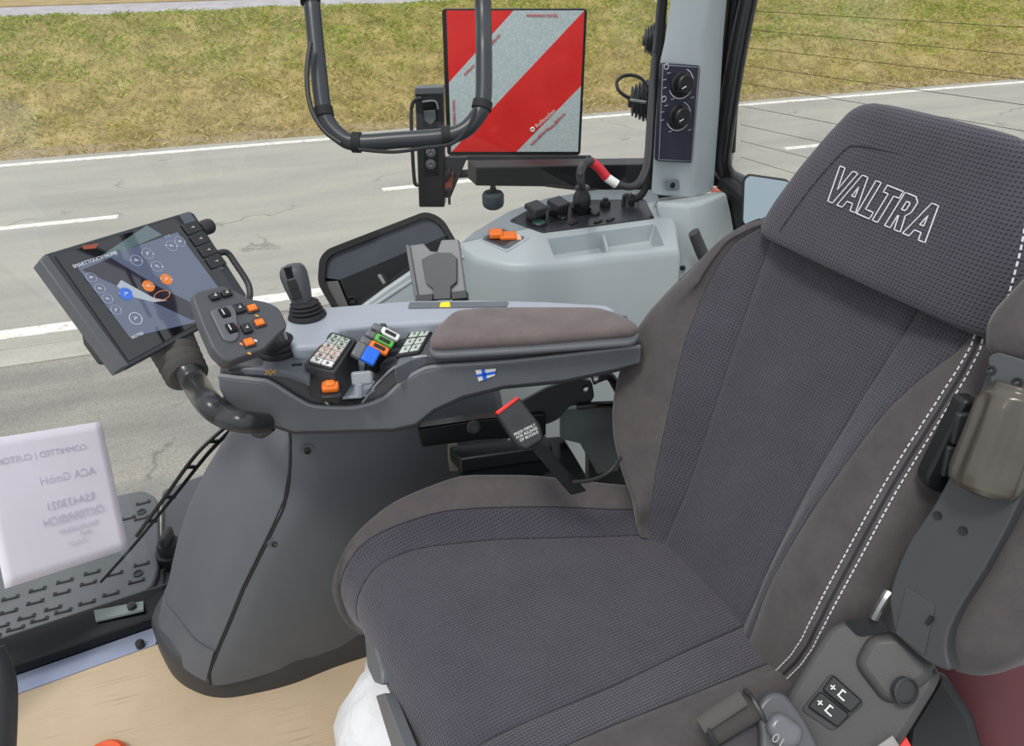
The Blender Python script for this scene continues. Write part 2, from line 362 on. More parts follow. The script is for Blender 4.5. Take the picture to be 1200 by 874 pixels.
# door sill at the right side
st = thing('sill_strip', 'satin silver sill strip along the cardboard edge', 'sill strip', (-.3, .74, 0))
obj('strip', prism(bmesh.new(), [V((-.7, .716, .006)), V((-.19, .716, .006)), V((-.175, .765, .006)), V((-.7, .765, .006))], UP * -.02), SILVER, st)
kb = bmesh.new(); lathe(kb, Z(.006).at(165, 757), UP, [(.009, 0), (.009, .012), (.006, .016), (0, .016)], 12); obj('knob', kb, BLK, st)
b = bmesh.new(); loft(b, [[V((x, .765, -.05)), V((x, .768, .03)), V((x, .80, .052)), V((x, .835, .055)), V((x, .85, .04)), V((x, .85, -.05))] for x in (-.7, 1.3)])
tag(obj('wall_right', b, GLOSS, bev=.004), kind='structure')
b = bmesh.new(); box(b, (-.29, .812, .056), .2, .026, .004); 
cs = thing('sill_plate', 'dull green-grey plate with a black knob on the black door sill', 'plate', (-.25, .81, .056))
obj('plate', prism(bmesh.new(), [Z(.058).at(110, 715), Z(.058).at(168, 704), Z(.058).at(168, 714), Z(.058).at(112, 727)], UP * -.006), plastic('olive_plate', (112, 122, 118), .3), cs)
kb = bmesh.new(); lathe(kb, Z(.058).at(155, 712), UP, [(.009, 0), (.009, .01), (0, .012)], 12); obj('knob', kb, BLK, cs)
b.free()
# glass panes
GL = glass('window_glass', (.985, .99, .985, 1)); GLR = glass('rear_glass', (.98, .985, .98, 1))
def pane(pts, off):
    b = bmesh.new(); b.faces.new([b.verts.new(p) for p in pts]); b.faces.new([b.verts.new(p + off) for p in pts][::-1]); return b
b = pane([V((-.16, .865, .06)), V((1.16, .93, .06)), V((1.16, .93, 1.7)), V((-.16, .865, 1.7))], V((0, .004, 0)))
tag(obj('window_1', b, GL, smooth=False), kind='structure')
# paper and windscreen
def quad3(c, t1):
    r = [ray(*q) for q in c]
    A = Matrix(((-r[1].x, r[2].x, -r[3].x), (-r[1].y, r[2].y, -r[3].y), (-r[1].z, r[2].z, -r[3].z)))
    s_ = A.inverted() @ (-r[0] * t1)
    return [CAM + r[0] * t1, CAM + r[1] * s_[0], CAM + r[2] * s_[1], CAM + r[3] * s_[2]]
Q = quad3([(-30, 517), (118, 494), (150, 643), (5, 690)], 1.42)
pa = (Q[1] - Q[0]); pb = (Q[3] - Q[0]); pn = pa.cross(pb).normalized()
if pn.dot(CAM - Q[0]) < 0: pn = -pn
o_ = Q[0] - pn * .006; b = pane([o_ - pa * 1.5 + pb * 1.1, o_ + pa * 1.03 + pb * 1.1, o_ + pa * 1.03 - pb * 2.6, o_ - pa * 1.5 - pb * 2.6], -pn * .004)
tag(obj('window_2', b, GL, smooth=False), kind='structure')
pp = thing('paper_sheet', 'white delivery note taped to the windscreen, its print showing through mirrored', 'paper', Q[2])
b = bmesh.new(); N = 14
g = [[b.verts.new(Q[0] + pa * i / N + pb * j / N + pn * (.002 + .0015 * math.sin(i / N * 3) * math.sin(j / N * 5))) for j in range(N + 1)] for i in range(N + 1)]
for i in range(N):
    for j in range(N): b.faces.new((g[i][j], g[i + 1][j], g[i + 1][j + 1], g[i][j + 1]))
pap = obj('sheet', b, plastic('white_paper', (232, 226, 236), .8, var=.02), pp, sharp=0)
so_ = pap.modifiers.new('thick', 'SOLIDIFY'); so_.thickness = .0006
INK = plastic('faint_ink', (205, 198, 212), .8); INK2 = plastic('faint_ink_dark', (203, 196, 212), .8)
for body, u, v, s_, m_ in (('COMMITTED | CUSTOMER', .42, .17, .017, INK), ('ACA GmbH', .62, .36, .023, INK2), ('RSA433021', .60, .545, .022, INK2), ('ÖSTERREICH', .60, .65, .022, INK2), ('YK5214SCL0231023', .62, .735, .010, INK2), ('N175', .66, .785, .010, INK), ('09-10-2023', .58, .835, .008, INK)):
    text('printing', body, Q[0] + pa * u + pb * v + pn * .0045, pa, pn, s_, m_, pp, depth=.0002, mirror=True)
# wiper
wp = thing('window_wiper', 'black wiper with linked arm across the lower corner window', 'wiper', Y(.89).at(200, 590))
WPL = Y(.885)
b = bmesh.new(); tube(b, WPL.many([(278, 497), (245, 530), (205, 580), (160, 635), (118, 682)]), lambda t: .005 - .002 * t, 8); obj('blade', b, RUB, wp)
b = bmesh.new(); tube(b, WPL.many([(268, 497), (232, 530), (195, 580), (160, 628)]), .0045, 8); obj('wiper_arm', b, BLK, wp)
for q in ((250, 517), (225, 547), (200, 582), (178, 610)):
    b = bmesh.new(); c = WPL.at(*q); d = (WPL.at(q[0] + 10, q[1]) - c).normalized(); box(b, c, .022, .008, .006, basis(Y(0).n, d)); obj('link', b, BLK, wp, bev=.001)

# outside step platform
sp = thing('step_platform', 'grey ribbed step platform outside the corner window', 'step', Z(-.06).at(90, 650))
SZ = Z(-.06)
plate('platform', SZ, [(-140, 640), (60, 596), (168, 574), (184, 583), (186, 665), (176, 690), (0, 752), (-150, 800)], 0, .03, plastic('step_grey', (98, 102, 104), .45), sp, r=.02, bev=.004)
plate('edge_beam', SZ, [(-150, 806), (0, 758), (178, 694), (192, 665), (190, 720), (0, 790), (-150, 850)], -.012, .05, CHAR, sp, bev=.004)
cc = 0
for r_, (x0, y0, x1, y1, n_) in enumerate(((168, 590, -30, 640, 5), (150, 608, -20, 655, 5), (166, 662, 10, 718, 6), (130, 697, -10, 748, 6), (108, 672, -20, 712, 5), (160, 682, 150, 685, 1), (62, 714, 0, 735, 3), (166, 608, 166, 608, 1))):
    for i in range(n_):
        t = i / max(n_ - 1, 1); q = (x0 + (x1 - x0) * t, y0 + (y1 - y0) * t)
        c = SZ.at(*q); dx = (SZ.at(q[0] + 12, q[1] - 3) - c); dx.normalize(); ax = basis(UP, dx)
        b = bmesh.new(); box(b, c + UP * .001, .026, .005, .003, ax); box(b, c + dx * .015 + ax[1] * .003 + UP * .001, .007, .011, .003, ax); box(b, c - dx * .015 + ax[1] * .003 + UP * .001, .007, .011, .003, ax)
        obj('tread_stud', b, BLK, sp)
for q in ((166, 600), (162, 672)):
    b = bmesh.new(); lathe(b, SZ.at(*q), UP, [(.012, 0), (.012, .003), (.008, .003), (.008, .001), (0, .001)], 16); obj('bolt', b, CHAR, sp)
fc = thing('fuel_cap', 'black round cap beside the step platform', 'cap', Z(-.08).at(200, 650))
b = bmesh.new(); c = Z(-.05).at(200, 645); lathe(b, c, UP, [(.036, -.04), (.038, -.02), (.038, 0), (.030, .002), (.030, .02), (.026, .03), (0, .03)], 28); obj('cap', b, BLK, fc)
b = bmesh.new(); box(b, c + UP * .045, .055, .018, .035, basis(UP, V((.5, 1, 0)))); obj('grip', b, CHAR, fc, bev=.006)
b = bmesh.new(); loft(b, [[Z(h).at(*q) for q in ((190, 575), (240, 556), (250, 640), (215, 690), (188, 690))] for h in (-.16, -.09)])
tag(obj('side_ledge', b, MID, bev=.01), 'grey moulded ledge below the round cap, beside the step', 'ledge')

# ================================================================== OUTSIDE FITTINGS: board, lamps, beam
Q = quad3([(521, 10), (687, 10), (679, 180), (527, 180)], 2.24)
wb = thing('warning_board', 'square red and white striped warning board in black frame', 'warning board', Q[3])
xa, ya = Q[1] - Q[0], Q[3] - Q[0]; wnn = xa.cross(ya).normalized()
if wnn.dot(CAM - Q[0]) < 0: wnn = -wnn
def board_face():
    """reflective face: stripes are a printed pattern, found from the face's own UV"""
    k = NT('striped_reflective_face'); uv = k.n('UVMap'); s_ = k.n('SeparateXYZ'); k.l(uv.outputs[0], s_.inputs[0])
    d = k.mathn('ADD', s_.outputs[0], k.mathn('MULTIPLY', s_.outputs[1], 1.0))
    # white where .49<d<.99 and d>1.49
    a = k.mathn('MULTIPLY', k.mathn('GREATER_THAN', d, .50), k.mathn('LESS_THAN', d, 1.0))
    w_ = k.mathn('ADD', a, k.mathn('GREATER_THAN', d, 1.5))
    nz = k.n('TexNoise', i_Scale=5.0, i_Detail=4.0); k.l(uv.outputs[0], nz.inputs['Vector'])
    vo = k.n('TexVoronoi', i_Scale=55.0); k.l(uv.outputs[0], vo.inputs['Vector'])
    rd = k.ramp(nz.outputs[0], [(.3, lin((222, 36, 34))), (.7, lin((235, 50, 44)))]); wh = k.ramp(vo.outputs['Distance'], [(.1, lin((206, 216, 216))), (.6, lin((186, 200, 202)))])
    k.l(k.mix(w_, rd, wh), k.b.inputs['Base Color']); k.b.inputs['Roughness'].default_value = .35
    return k.m
b = bmesh.new(); uvl = b.loops.layers.uv.new('UVMap')
c4 = [(.012, .012), (.988, .012), (.988, .985), (.012, .985)]
f = b.faces.new([b.verts.new(Q[0] + xa * u + ya * v + wnn * .0012) for u, v in c4])
for l, (u, v) in zip(f.loops, c4): l[uvl].uv = (u, v)
r0 = bmesh.ops.extrude_face_region(b, geom=[f]); bmesh.ops.translate(b, verts=[e for e in r0['geom'] if isinstance(e, bmesh.types.BMVert)], vec=-wnn * .003)
for f in b.faces: f.smooth = False
obj('striped_face', b, board_face(), wb, smooth=False)
bm = bmesh.new(); prism(bm, rnd([Q[0] - xa * .02, Q[1] + xa * .008, Q[2] + xa * .008 + ya * .012, Q[3] - xa * .02 + ya * .012], .012), -wnn * .012); obj('frame', bm, BLK, wb, bev=.002)
bm = bmesh.new(); prism(bm, [Q[3] - xa * .01 + ya * .01, Q[2] + xa * .09 + ya * .01, Q[2] + xa * .09 + ya * .045, Q[3] - xa * .01 + ya * .045], wnn * .012); obj('lower_rail', bm, CHAR, wb, bev=.002)
bm = bmesh.new(); lathe(bm, Q[2] + xa * .06 + ya * .028 + wnn * .012, wnn, [(.006, 0), (.006, .003), (0, .003)], 12); obj('bolt', bm, METAL, wb)
WNX = xa.normalized(); dg = (xa - ya).normalized()
text('brand_mark', 'Reflexallen', Q[0] + xa * .73 + ya * .74 + wnn * .003, (xa * .16 - ya * .14), wnn, .018, WHITE, wb)
bm = bmesh.new(); ring(bm, Q[0] + xa * .635 + ya * .82 + wnn * .003, wnn, .0055, .0028); obj('logo_ring', bm, WHITE, wb)
for (u, v) in ((.72, .84), (.66, .90), (.79, .79), (.84, .735)): text('approval_mark', 'Reflexite', Q[0] + xa * u + ya * v + wnn * .003, (xa * .16 - ya * .15), wnn, .012, RED, wb)
text('approval_mark', 'WARNING PANEL', Q[0] + xa * .69 + ya * .045 + wnn * .003, xa, wnn, .012, RED, wb)
for (u, v) in ((.355, .2), (.165, .4)): text('approval_mark', 'Reflexite', Q[0] + xa * u + ya * v + wnn * .003, (xa - ya), wnn, .012, RED, wb)
text('approval_mark', 'WARNING PANEL', Q[0] + xa * .045 + ya * .72 + wnn * .003, -ya, wnn, .012, RED, wb)
BP = Plane(pt(600, 205, 1.95), (-.1, -1, 0))
# bracket + tail light
LP = Plane(pt(505, 170, 2.16), wnn)
tl = thing('marker_light', 'tall black marker light unit beside the striped board', 'light', LP.at(505, 243))
plate('housing', LP, [(486, 106), (519, 104), (521, 243), (491, 243)], 0, .06, BLK, tl, bev=.004)
plate('top_face', LP, [(486, 103), (519, 102), (519, 110), (486, 111)], .003, .05, MID, tl, bev=.002)
plate('lens', LP, [(494, 120), (512, 118), (514, 206), (497, 208)], .004, .012, GLOSS, tl, bev=.003)
plate('reflector', LP, [(496, 130), (510, 129), (511, 140), (505, 147), (498, 142)], .008, .01, MID, tl, bev=.002)
for yy in (178, 192):
    b = bmesh.new(); lathe(b, LP.at(505, yy), wnn, [(.016, .0), (.014, .008), (.006, .010), (0, .006)], 10); obj('reflector', b, MID, tl)
b = bmesh.new(); tube(b, [LP.at(q[0], q[1], .03) for q in ((494, 115), (486, 118), (482, 130), (483, 170), (485, 205), (487, 216), (492, 216))], .0055, 8); obj('guard_loop', b, BLK, tl)
b = bmesh.new(); tube(b, LP.many([(495, 120), (499, 119), (510, 119), (513, 128)], .012), .003, 6); obj('clip', b, METAL, tl)
br = thing('board_bracket', 'dark steel bracket joining striped board and black beam', 'bracket', LP.at(540, 210))
plate('plate', LP, [(520, 184), (548, 184), (528, 232), (521, 232)], -.01, .012, CHAR, br, bev=.002)
plate('reflector', LP, [(521, 201), (531, 201), (530, 222), (521, 222)], -.005, .012, RUST, br, bev=.002)
b = bmesh.new(); tube(b, [LP.at(522, 212, -.01), LP.at(528, 196, -.03), Q[3] + xa * .06 + ya * .03 - wnn * .006], .009, 8); obj('board_hook', b, BLK, br)
b = bmesh.new(); tube(b, [LP.at(521, 205, -.01), LP.at(560, 203, -.01), BP.at(575, 207, -.03)], .012, 10); obj('arm', b, BLK, br)
b = bmesh.new(); lathe(b, LP.at(526, 224), UP, [(.004, -.04), (.004, 0), (.012, .004), (.012, .01), (0, .01)], 12); obj('bolt', b, CHAR, br)
bb = thing('support_beam', 'black steel beam running below the striped board', 'beam', BP.at(600, 220))
plate('beam', BP, [(558, 196), (790, 192), (800, 252), (765, 240), (700, 226), (640, 219), (558, 218)], 0, .07, BLK, bb, bev=.004)
plate('rust_stripe', BP, [(640, 216), (700, 221), (762, 232), (762, 236), (700, 226), (640, 219)], .002, .01, plastic('dark_rust', (70, 40, 34), .6), bb)
kn = thing('rubber_buffer', 'grey round rubber buffer hanging under the beam', 'buffer', BP.at(578, 240, .03))
c = BP.at(578, 243, -.02); b = bmesh.new(); lathe(b, c, UP, [(.018, -.002), (.026, .004), (.029, .012), (.029, .035), (.024, .042), (0, .042)], 24); obj('buffer', b, plastic('slate_rubber', (70, 82, 88), .6), kn)
b = bmesh.new(); lathe(b, c + UP * .04, UP, [(.006, 0), (.01, .006), (.006, .02), (0, .02)], 12); obj('stud', b, BLK, kn)
# ribbed work lamps
def ribbed_lamp(px, py, t, R, L, label):
    c = pt(px, py, t); ax = V((.75, -.45, .05)).normalized(); T = thing('work_lamp', label, 'lamp', c, 'ribbed work lamps behind the pillar')
    prof = [(R * .3, -L / 2)]
    n = 7
    for i in range(n):
        u = -L / 2 + L * i / n; k = R * (.72 + .28 * min(1, i / 3)); prof += [(k, u + .001), (k, u + L / n * .5), (k * .82, u + L / n * .52), (k * .82, u + L / n * .98)]
    prof += [(R, L / 2), (R * .9, L / 2 + .01), (0, L / 2 + .01)]
    b = bmesh.new(); lathe(b, c, ax, prof, 28); obj('ribbed_body', b, BLK, T)
    b = bmesh.new(); tube(b, [c - ax * L * .5, c - ax * L * .62], R * .3, 12, 0); obj('cable_boss', b, CHAR, T)
    b = bmesh.new(); tube(b, [c + V((0, .02, -.02)), c + V((.14, -.02, -.04)), V((1.26, .97, c.z - .05))], .010, 8, 4); obj('lamp_bracket', b, BLK, T)
    return T, c, ax
T, c, ax = ribbed_lamp(767, 47, 2.15, .046, .055, 'upper of two black ribbed lamps left of the pillar')
T, c, ax = ribbed_lamp(755, 118, 2.05, .054, .07, 'lower black ribbed lamp with looped cable left of the pillar')
b = bmesh.new(); tube(b, [pt(*q, 1.98) for q in ((760, 102), (750, 91), (735, 88), (724, 94), (724, 104), (732, 112), (745, 118))], .0045, 8); obj('cable', b, BLK, T)
b = bmesh.new(); tube(b, [pt(738, 117, 1.96), pt(757, 120, 1.96)], .004, 8, 0); obj('clip', b, METAL, T)

# mirror housing outside the side window (its arm runs back to the cab wall)
MP = Plane(pt(450, 305, 2.05), (RGT * .1 - FWD * .85 + UP * .5))
mh = thing('mirror_housing', 'large black angular mirror housing outside behind the joystick', 'mirror', MP.at(440, 350))
mo = [(372, 332), (374, 303), (383, 292), (497, 248), (510, 251), (521, 259), (545, 300), (560, 350), (500, 400), (430, 420), (392, 366)]
inner = [(380, 330), (382, 306), (389, 298), (496, 255), (507, 257), (516, 264), (538, 300), (550, 348), (496, 392), (430, 408), (398, 362)]
b = bmesh.new()
A_ = rnd(MP.many(mo), .02); B_ = rnd(MP.many(inner), .015); cen = sum(B_, V()) / len(B_)
low = [p * .84 + cen * .16 - MP.n * .09 for p in B_]; low2 = [p * .55 + cen * .45 - MP.n * .11 for p in B_]
loft(b, [[p - MP.n * .13 for p in A_], [p - MP.n * .05 for p in A_], A_], caps=False); loft(b, [A_, B_], caps=False); loft(b, [B_, [p - MP.n * .012 for p in B_]], caps=False)
b.faces.new([b.verts.new(p - MP.n * .13) for p in A_]); obj('rim', b, RUB, mh)
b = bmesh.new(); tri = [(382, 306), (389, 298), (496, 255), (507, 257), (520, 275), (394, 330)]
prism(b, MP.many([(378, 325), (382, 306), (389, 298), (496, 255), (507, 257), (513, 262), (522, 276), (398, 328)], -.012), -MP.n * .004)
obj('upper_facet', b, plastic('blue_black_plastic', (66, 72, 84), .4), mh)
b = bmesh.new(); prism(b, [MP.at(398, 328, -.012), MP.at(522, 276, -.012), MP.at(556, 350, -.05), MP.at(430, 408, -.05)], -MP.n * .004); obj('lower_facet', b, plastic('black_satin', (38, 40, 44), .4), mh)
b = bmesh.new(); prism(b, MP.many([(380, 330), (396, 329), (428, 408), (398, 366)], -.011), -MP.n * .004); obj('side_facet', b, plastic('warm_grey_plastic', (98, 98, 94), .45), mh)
b = bmesh.new(); tube(b, [MP.at(470, 330, -.14), MP.at(500, 360, -.16), V((.62, .90, .45)), V((.62, .86, .05))], .018, 12); obj('mirror_arm', b, BLK, mh)
plate('slot_bracket', MP, [(436, 316), (444, 314), (456, 328), (452, 336), (444, 332)], -.018, .006, BLK, mh, r=.004, bev=.001)
plate('slot', MP, [(442, 322), (446, 321), (452, 331), (449, 333)], -.016, .004, METAL, mh, r=.002)
for q in ((440, 317), (413, 353)):
    b = bmesh.new(); lathe(b, MP.at(q[0], q[1], -.03), MP.n, [(.015, -.01), (.015, .008), (.010, .012), (.006, .006), (0, .006)], 18); obj('bolt', b, BLK, mh)

# ================================================================== SIDE CONSOLE (light grey) with sockets
CZ = Z(.70)
sc = thing('side_console', 'light grey moulded console with tray and sockets below the side window', 'console', (.85, .8, 0))
FP = Plane(CZ.at(600, 308), (-.03, -1, .16))
# body: top surface in pieces around the tray opening, front face, ends
TOPO = [(541, 284), (556, 271), (598, 247), (640, 232), (700, 222), (766, 222), (790, 262), (793, 290), (725, 297), (651, 307), (600, 308), (560, 300)]
TRAY = [(641, 279), (768, 261), (779, 287), (651, 302)]
tp = CZ.many(TOPO); tr = CZ.many(TRAY)
b = bmesh.new()
vo = [b.verts.new(p) for p in tp]; vi = [b.verts.new(p) for p in tr]
eo = [b.edges.new((vo[i], vo[(i + 1) % len(vo)])) for i in range(len(vo))]; ei = [b.edges.new((vi[i], vi[(i + 1) % 4])) for i in range(4)]
bmesh.ops.triangle_fill(b, edges=eo + ei, use_beauty=True)
# skirts: outer edge goes down with a soft shoulder
cen = sum(tp, V()) / len(tp)
def grow(ps, c, d): return [p + (p - c).normalized() * d for p in ps]
r1 = [p - UP * .0 for p in tp]; r2 = [p - UP * .006 for p in grow(tp, cen, .006)]; r3 = [p - UP * .02 for p in grow(tp, cen, .010)]; 
r4 = [V((p.x, p.y, .30)) + V((0, -.02 if p.y < .85 else 0, 0)) for p in grow(tp, cen, .018)]; r5 = [V((p.x, p.y, -.01)) for p in r4]
R = loft(b, [r1, r2, r3, r4, r5], caps=False)
# tray well
t1 = [p - UP * .045 + (sum(tr, V()) / 4 - p) * .08 for p in tr]; W_ = loft(b, [tr, t1], caps=False); b.faces.new([b.verts.new(p) for p in t1])
bmesh.ops.remove_doubles(b, verts=b.verts[:], dist=.0005)
obj('console_body', b, GREY, sc, bev=.003, seg=3, sharp=50)
b = bmesh.new(); c0 = (tr[0] + tr[1]) / 2; c1 = (tr[3] + tr[2]) / 2
prism(b, [c0 * .98 + tr[0] * .02 - UP * .043, c1 - UP * .043, c1 - UP * .03, c0 - UP * .012], (tr[1] - tr[0]).normalized() * .008); obj('tray_divider', b, GREY, sc, bev=.002)
# lower flank: sloping fender cover going forward
FCP = Plane(CZ.at(541, 289), (-.12, -1, .30))
plate('fender_cover', FCP, [(405, 372), (425, 358), (452, 338), (486, 315), (541, 287), (575, 320), (575, 420), (400, 420)], 0, .02, GREY, sc, bev=.006, seg=3)
b = bmesh.new(); tube(b, FCP.many([(432, 362), (488, 325), (545, 300)], -.002), .005, 8, 0); obj('cover_crease', b, GREY, sc)
# socket plate
plate('socket_plate', CZ, [(597, 258), (636, 272), (767, 255), (756, 233), (690, 234), (625, 242)], .003, .004, plastic('socket_plate_black', (46, 48, 54), .35), sc, r=.006, bev=.001)
for q in ((602, 258), (637, 270), (763, 254), (752, 234)): screw(sc, CZ.at(q[0], q[1], .003), UP, .004)
def flap(q, ang=.3):
    c = CZ.at(q[0], q[1], .003); ax = basis(UP, V((.95, ang, 0)))
    b = bmesh.new(); box(b, c + UP * .010, .040, .034, .022, ax); o = obj('socket_body', b, BLK, sc, bev=.004)
    b = bmesh.new(); c2 = c + UP * .03
    ax2 = basis(UP * 1 - ax[1] * .25, ax[0]); box(b, c2, .044, .040, .014, ax2); box(b, c2 - ax2[1] * .017 - UP * .012, .03, .006, .014, ax2); obj('socket_lid', b, CHAR, sc, bev=.004, seg=3)
flap((628, 257)); flap((654, 252))
def disc(q, r, h, mat, lidmat, name='round_socket'):
    c = CZ.at(q[0], q[1], .003); b = bmesh.new(); lathe(b, c, UP, [(r, 0), (r, h * .7), (r * .9, h), (0, h)], 24); o = obj(name, b, mat, sc)
    b = bmesh.new(); lathe(b, c + UP * h, UP, [(r * .86, -.001), (r * .86, .001), (r * .8, .0018), (0, .0018)], 24); obj('lid', b, lidmat, o); return c
disc((632, 263), .018, .006, BLK, TEAL); disc((659, 256), .013, .006, BLK, CHAR); disc((697, 251), .013, .006, BLK, CHAR)
c = disc((709, 242), .014, .014, BLK, CHAR); b = bmesh.new(); lathe(b, c + UP * .014, UP, [(.007, 0), (.007, .008), (0, .008)], 12); obj('knob', b, BLK, sc)
b = bmesh.new(); c = CZ.at(736, 240, .003); lathe(b, c, UP, [(.017, 0)] + [(.017 - (.0012 if i % 2 else 0), .004 * i / 2) for i in range(12)] + [(.016, .025), (.013, .027), (0, .027)], 20); kn2 = obj('knurled_cap', b, BLK, sc)
b = bmesh.new(); tube(b, [c + V((-.012, 0, .028)), c + V((0, .004, .031)), c + V((.008, -.008, .03)), c + V((.022, -.012, .015)), c + V((.026, -.005, .003))], .0013, 6); obj('lanyard', b, METAL, kn2)
b = bmesh.new(); tube(b, [c + V((-.006, .012, .028)), c + V((.002, 0, .031)), c + V((-.004, -.012, .028))], .0013, 6); obj('lanyard', b, METAL, kn2)
for q in ((672, 262), (701, 260), (715, 258)):
    c = CZ.at(q[0], q[1], .003); b = bmesh.new(); box(b, c + UP * .002, .026, .010, .004, basis(UP, V((.95, .35, 0)))); o = obj('slot', b, BLK, sc, bev=.001)
# plug with cable (rests in socket)
pc = thing('power_plug', 'black round power plug with cable bending up from the socket plate', 'plug', CZ.at(681, 247))
c = CZ.at(681, 248, .003)
b = bmesh.new(); lathe(b, c, UP, [(.024, 0), (.025, .004), (.025, .014), (.021, .015), (.021, .018), (.023, .02), (.022, .04), (.016, .052), (.015, .056), (.018, .058), (.018, .064), (.015, .066), (.010, .066), (0, .066)], 26); obj('plug_body', b, plastic('plug_black', (42, 42, 42), .35), pc)
d0 = 1.36
b = bmesh.new(); tube(b, [c + UP * .06, pt(680, 205, 1.49), pt(684, 193, 1.50), pt(694, 189, 1.51)], .0085, 12); obj('cable', b, CHAR, pc)
b = bmesh.new(); tube(b, [pt(692, 189, 1.51), pt(702, 197, 1.52), pt(711, 208, 1.53)], .0095, 12); obj('red_sleeve', b, REDTUBE, pc, label='red cable sleeve')
b = bmesh.new(); tube(b, [pt(711, 208, 1.53), pt(723, 216, 1.535)], .0092, 12, 0); obj('tag', b, WHITE, pc, label='white cable tag')
b = bmesh.new(); tube(b, [pt(722, 215, 1.535), pt(738, 219, 1.54), pt(750, 212, 1.55), pt(758, 190, 1.60), pt(761, 150, 1.66), pt(765, 90, 1.72), pt(771, 30, 1.78), pt(777, -40, 1.80)], .0075, 12); obj('cable', b, CHAR, pc)
# orange rocker
os_ = thing('orange_switch', 'orange rocker switch on white-edged plate on the console', 'switch', CZ.at(590, 278))
plate('switch_plate', CZ, [(585, 264), (621, 278), (594, 295), (560, 280)], .002, .003, plastic('plate_pale', (170, 180, 190), .4), os_, r=.006, bev=.0008)
plate('outline', CZ, [(586, 267), (616, 278), (594, 292), (564, 280)], .0026, .001, MID, os_, r=.01)
plate('well', CZ, [(583, 269), (608, 276), (590, 288), (569, 280)], .0032, .001, CHAR, os_, r=.004)
c = CZ.at(588, 277.5, .003); e = (CZ.at(608, 278) - CZ.at(572, 279)).normalized(); ax = basis(UP, e)
b = bmesh.new(); box(b, c + e * -.013 + UP * .008, .032, .036, .014, ax); obj('rocker', b, ORANGE, os_, bev=.004, seg=3)
b = bmesh.new(); box(b, c + e * .014 + UP * .004 - ax[1] * .004, .038, .040, .009, ax); obj('rocker', b, ORANGE, os_, bev=.003, seg=3)
b = bmesh.new(); box(b, c + e * .038 + UP * .001 - ax[1] * .006, .012, .032, .002, ax); obj('label_strip', b, plastic('peach_print', (240, 190, 150), .5), os_)
# tilted bracket (device holder)
HP = Plane(pt(512, 320, 1.30), (RGT * -.15 - FWD * .75 + UP * .6))
dh = thing('device_holder', 'grey plastic device holder with forked plates at the console end', 'holder', HP.at(512, 350))
plate('fork_plate', HP, [(477, 288), (496, 285), (504, 294), (512, 295), (517, 281), (537, 280), (546, 346), (489, 353)], 0, .014, plastic('holder_grey', (122, 124, 126), .45), dh, bev=.002)
plate('centre_plate', HP, [(503, 299), (511, 296), (528, 296), (535, 302), (535, 330), (528, 336), (528, 350), (508, 351), (507, 338), (499, 332), (494, 304)], .007, .008, DARK, dh, bev=.001)
plate('lower_lip', HP, [(487, 346), (507, 344), (507, 352), (489, 354)], .008, .02, CHAR, dh, bev=.001)
plate('lower_lip', HP, [(529, 342), (546, 340), (547, 349), (529, 351)], .008, .02, CHAR, dh, bev=.001)
plate('side_wall', HP, [(475, 286), (480, 288), (491, 353), (486, 352)], .006, .03, plastic('holder_side', (96, 98, 100), .45), dh, bev=.001)

# ================================================================== PILLAR, tubes, rear corner
pl_ = thing('corner_pillar', 'light grey cab corner pillar with a control panel', 'pillar', (1.15, .86, .7))
PF = Y(.86)
secs = []
for (a, r_, c_) in (((788, -60), (836, -60), (856, -60)), ((786, 0), (832, 0), (852, 0)), ((779, 50), (822, 45), (848, 45)), ((774, 72), (824, 66), (846, 80)), ((770, 120), (819, 120), (844, 120)), ((765, 200), (813, 200), (838, 200)), ((763, 228), (811, 232), (836, 224))):
    A = Y(.88).at(*a); B = Y(.86).at(*r_); D = Y(.92).at(*c_)
    secs.append([A + V((.10, .10, 0)), A + V((.015, .02, 0)), A, A * .85 + B * .15 + V((0, -.003, 0)), A * .12 + B * .88 + V((0, -.003, 0)), B, B * .85 + D * .15, D, D + V((0, .05, 0))])
secs.insert(0, [p + UP * .45 for p in secs[0]]); b = bmesh.new(); loft(b, secs); obj('pillar_cover', b, GREY, pl_, sharp=35, bev=.004, seg=3)
b = bmesh.new()
loft(b, [[Y(.84).at(768, 236), Y(.80).at(812, 240), Y(.86).at(850, 224), Y(1.0).at(850, 224), Y(1.0).at(770, 232)],
         [Y(.83).at(770, 250), Y(.79).at(812, 262), Y(.84).at(856, 250), Y(1.0).at(856, 250), Y(1.0).at(770, 245)],
         [Y(.80).at(786, 290), Y(.77).at(812, 300), Y(.82).at(862, 285), Y(1.0).at(862, 285), Y(1.0).at(786, 280)],
         [Y(.78).at(796, 380), Y(.76).at(822, 390), Y(.80).at(880, 380), Y(1.0).at(880, 380), Y(1.0).at(796, 380)]])
obj('pillar_foot', b, GREY, pl_, bev=.012, seg=4)
plate('screw_recess', PF, [(780, 211), (796, 210), (797, 223), (781, 224)], .004, .002, plastic('recess_grey', (120, 130, 136), .5), pl_, r=.008)
screw(pl_, PF.at(788.5, 217, .006), PF.n, .007)
cp = obj('control_panel', prism(bmesh.new(), rnd(Y(.855).many([(776, 74), (821, 77), (811.5, 191), (770, 189)]), .008), V((0, .012, 0))), NAVY, pl_, bev=.001, label='dark navy panel with two knobs')
QP = Y(.8545)
b = bmesh.new(); tube(b, QP.many([(777, 76), (819, 79), (810.5, 189), (772, 187), (777, 76)]), .0009, 6, 0); obj('panel_border', b, plastic('thin_pale_line', (170, 172, 180), .5), cp)
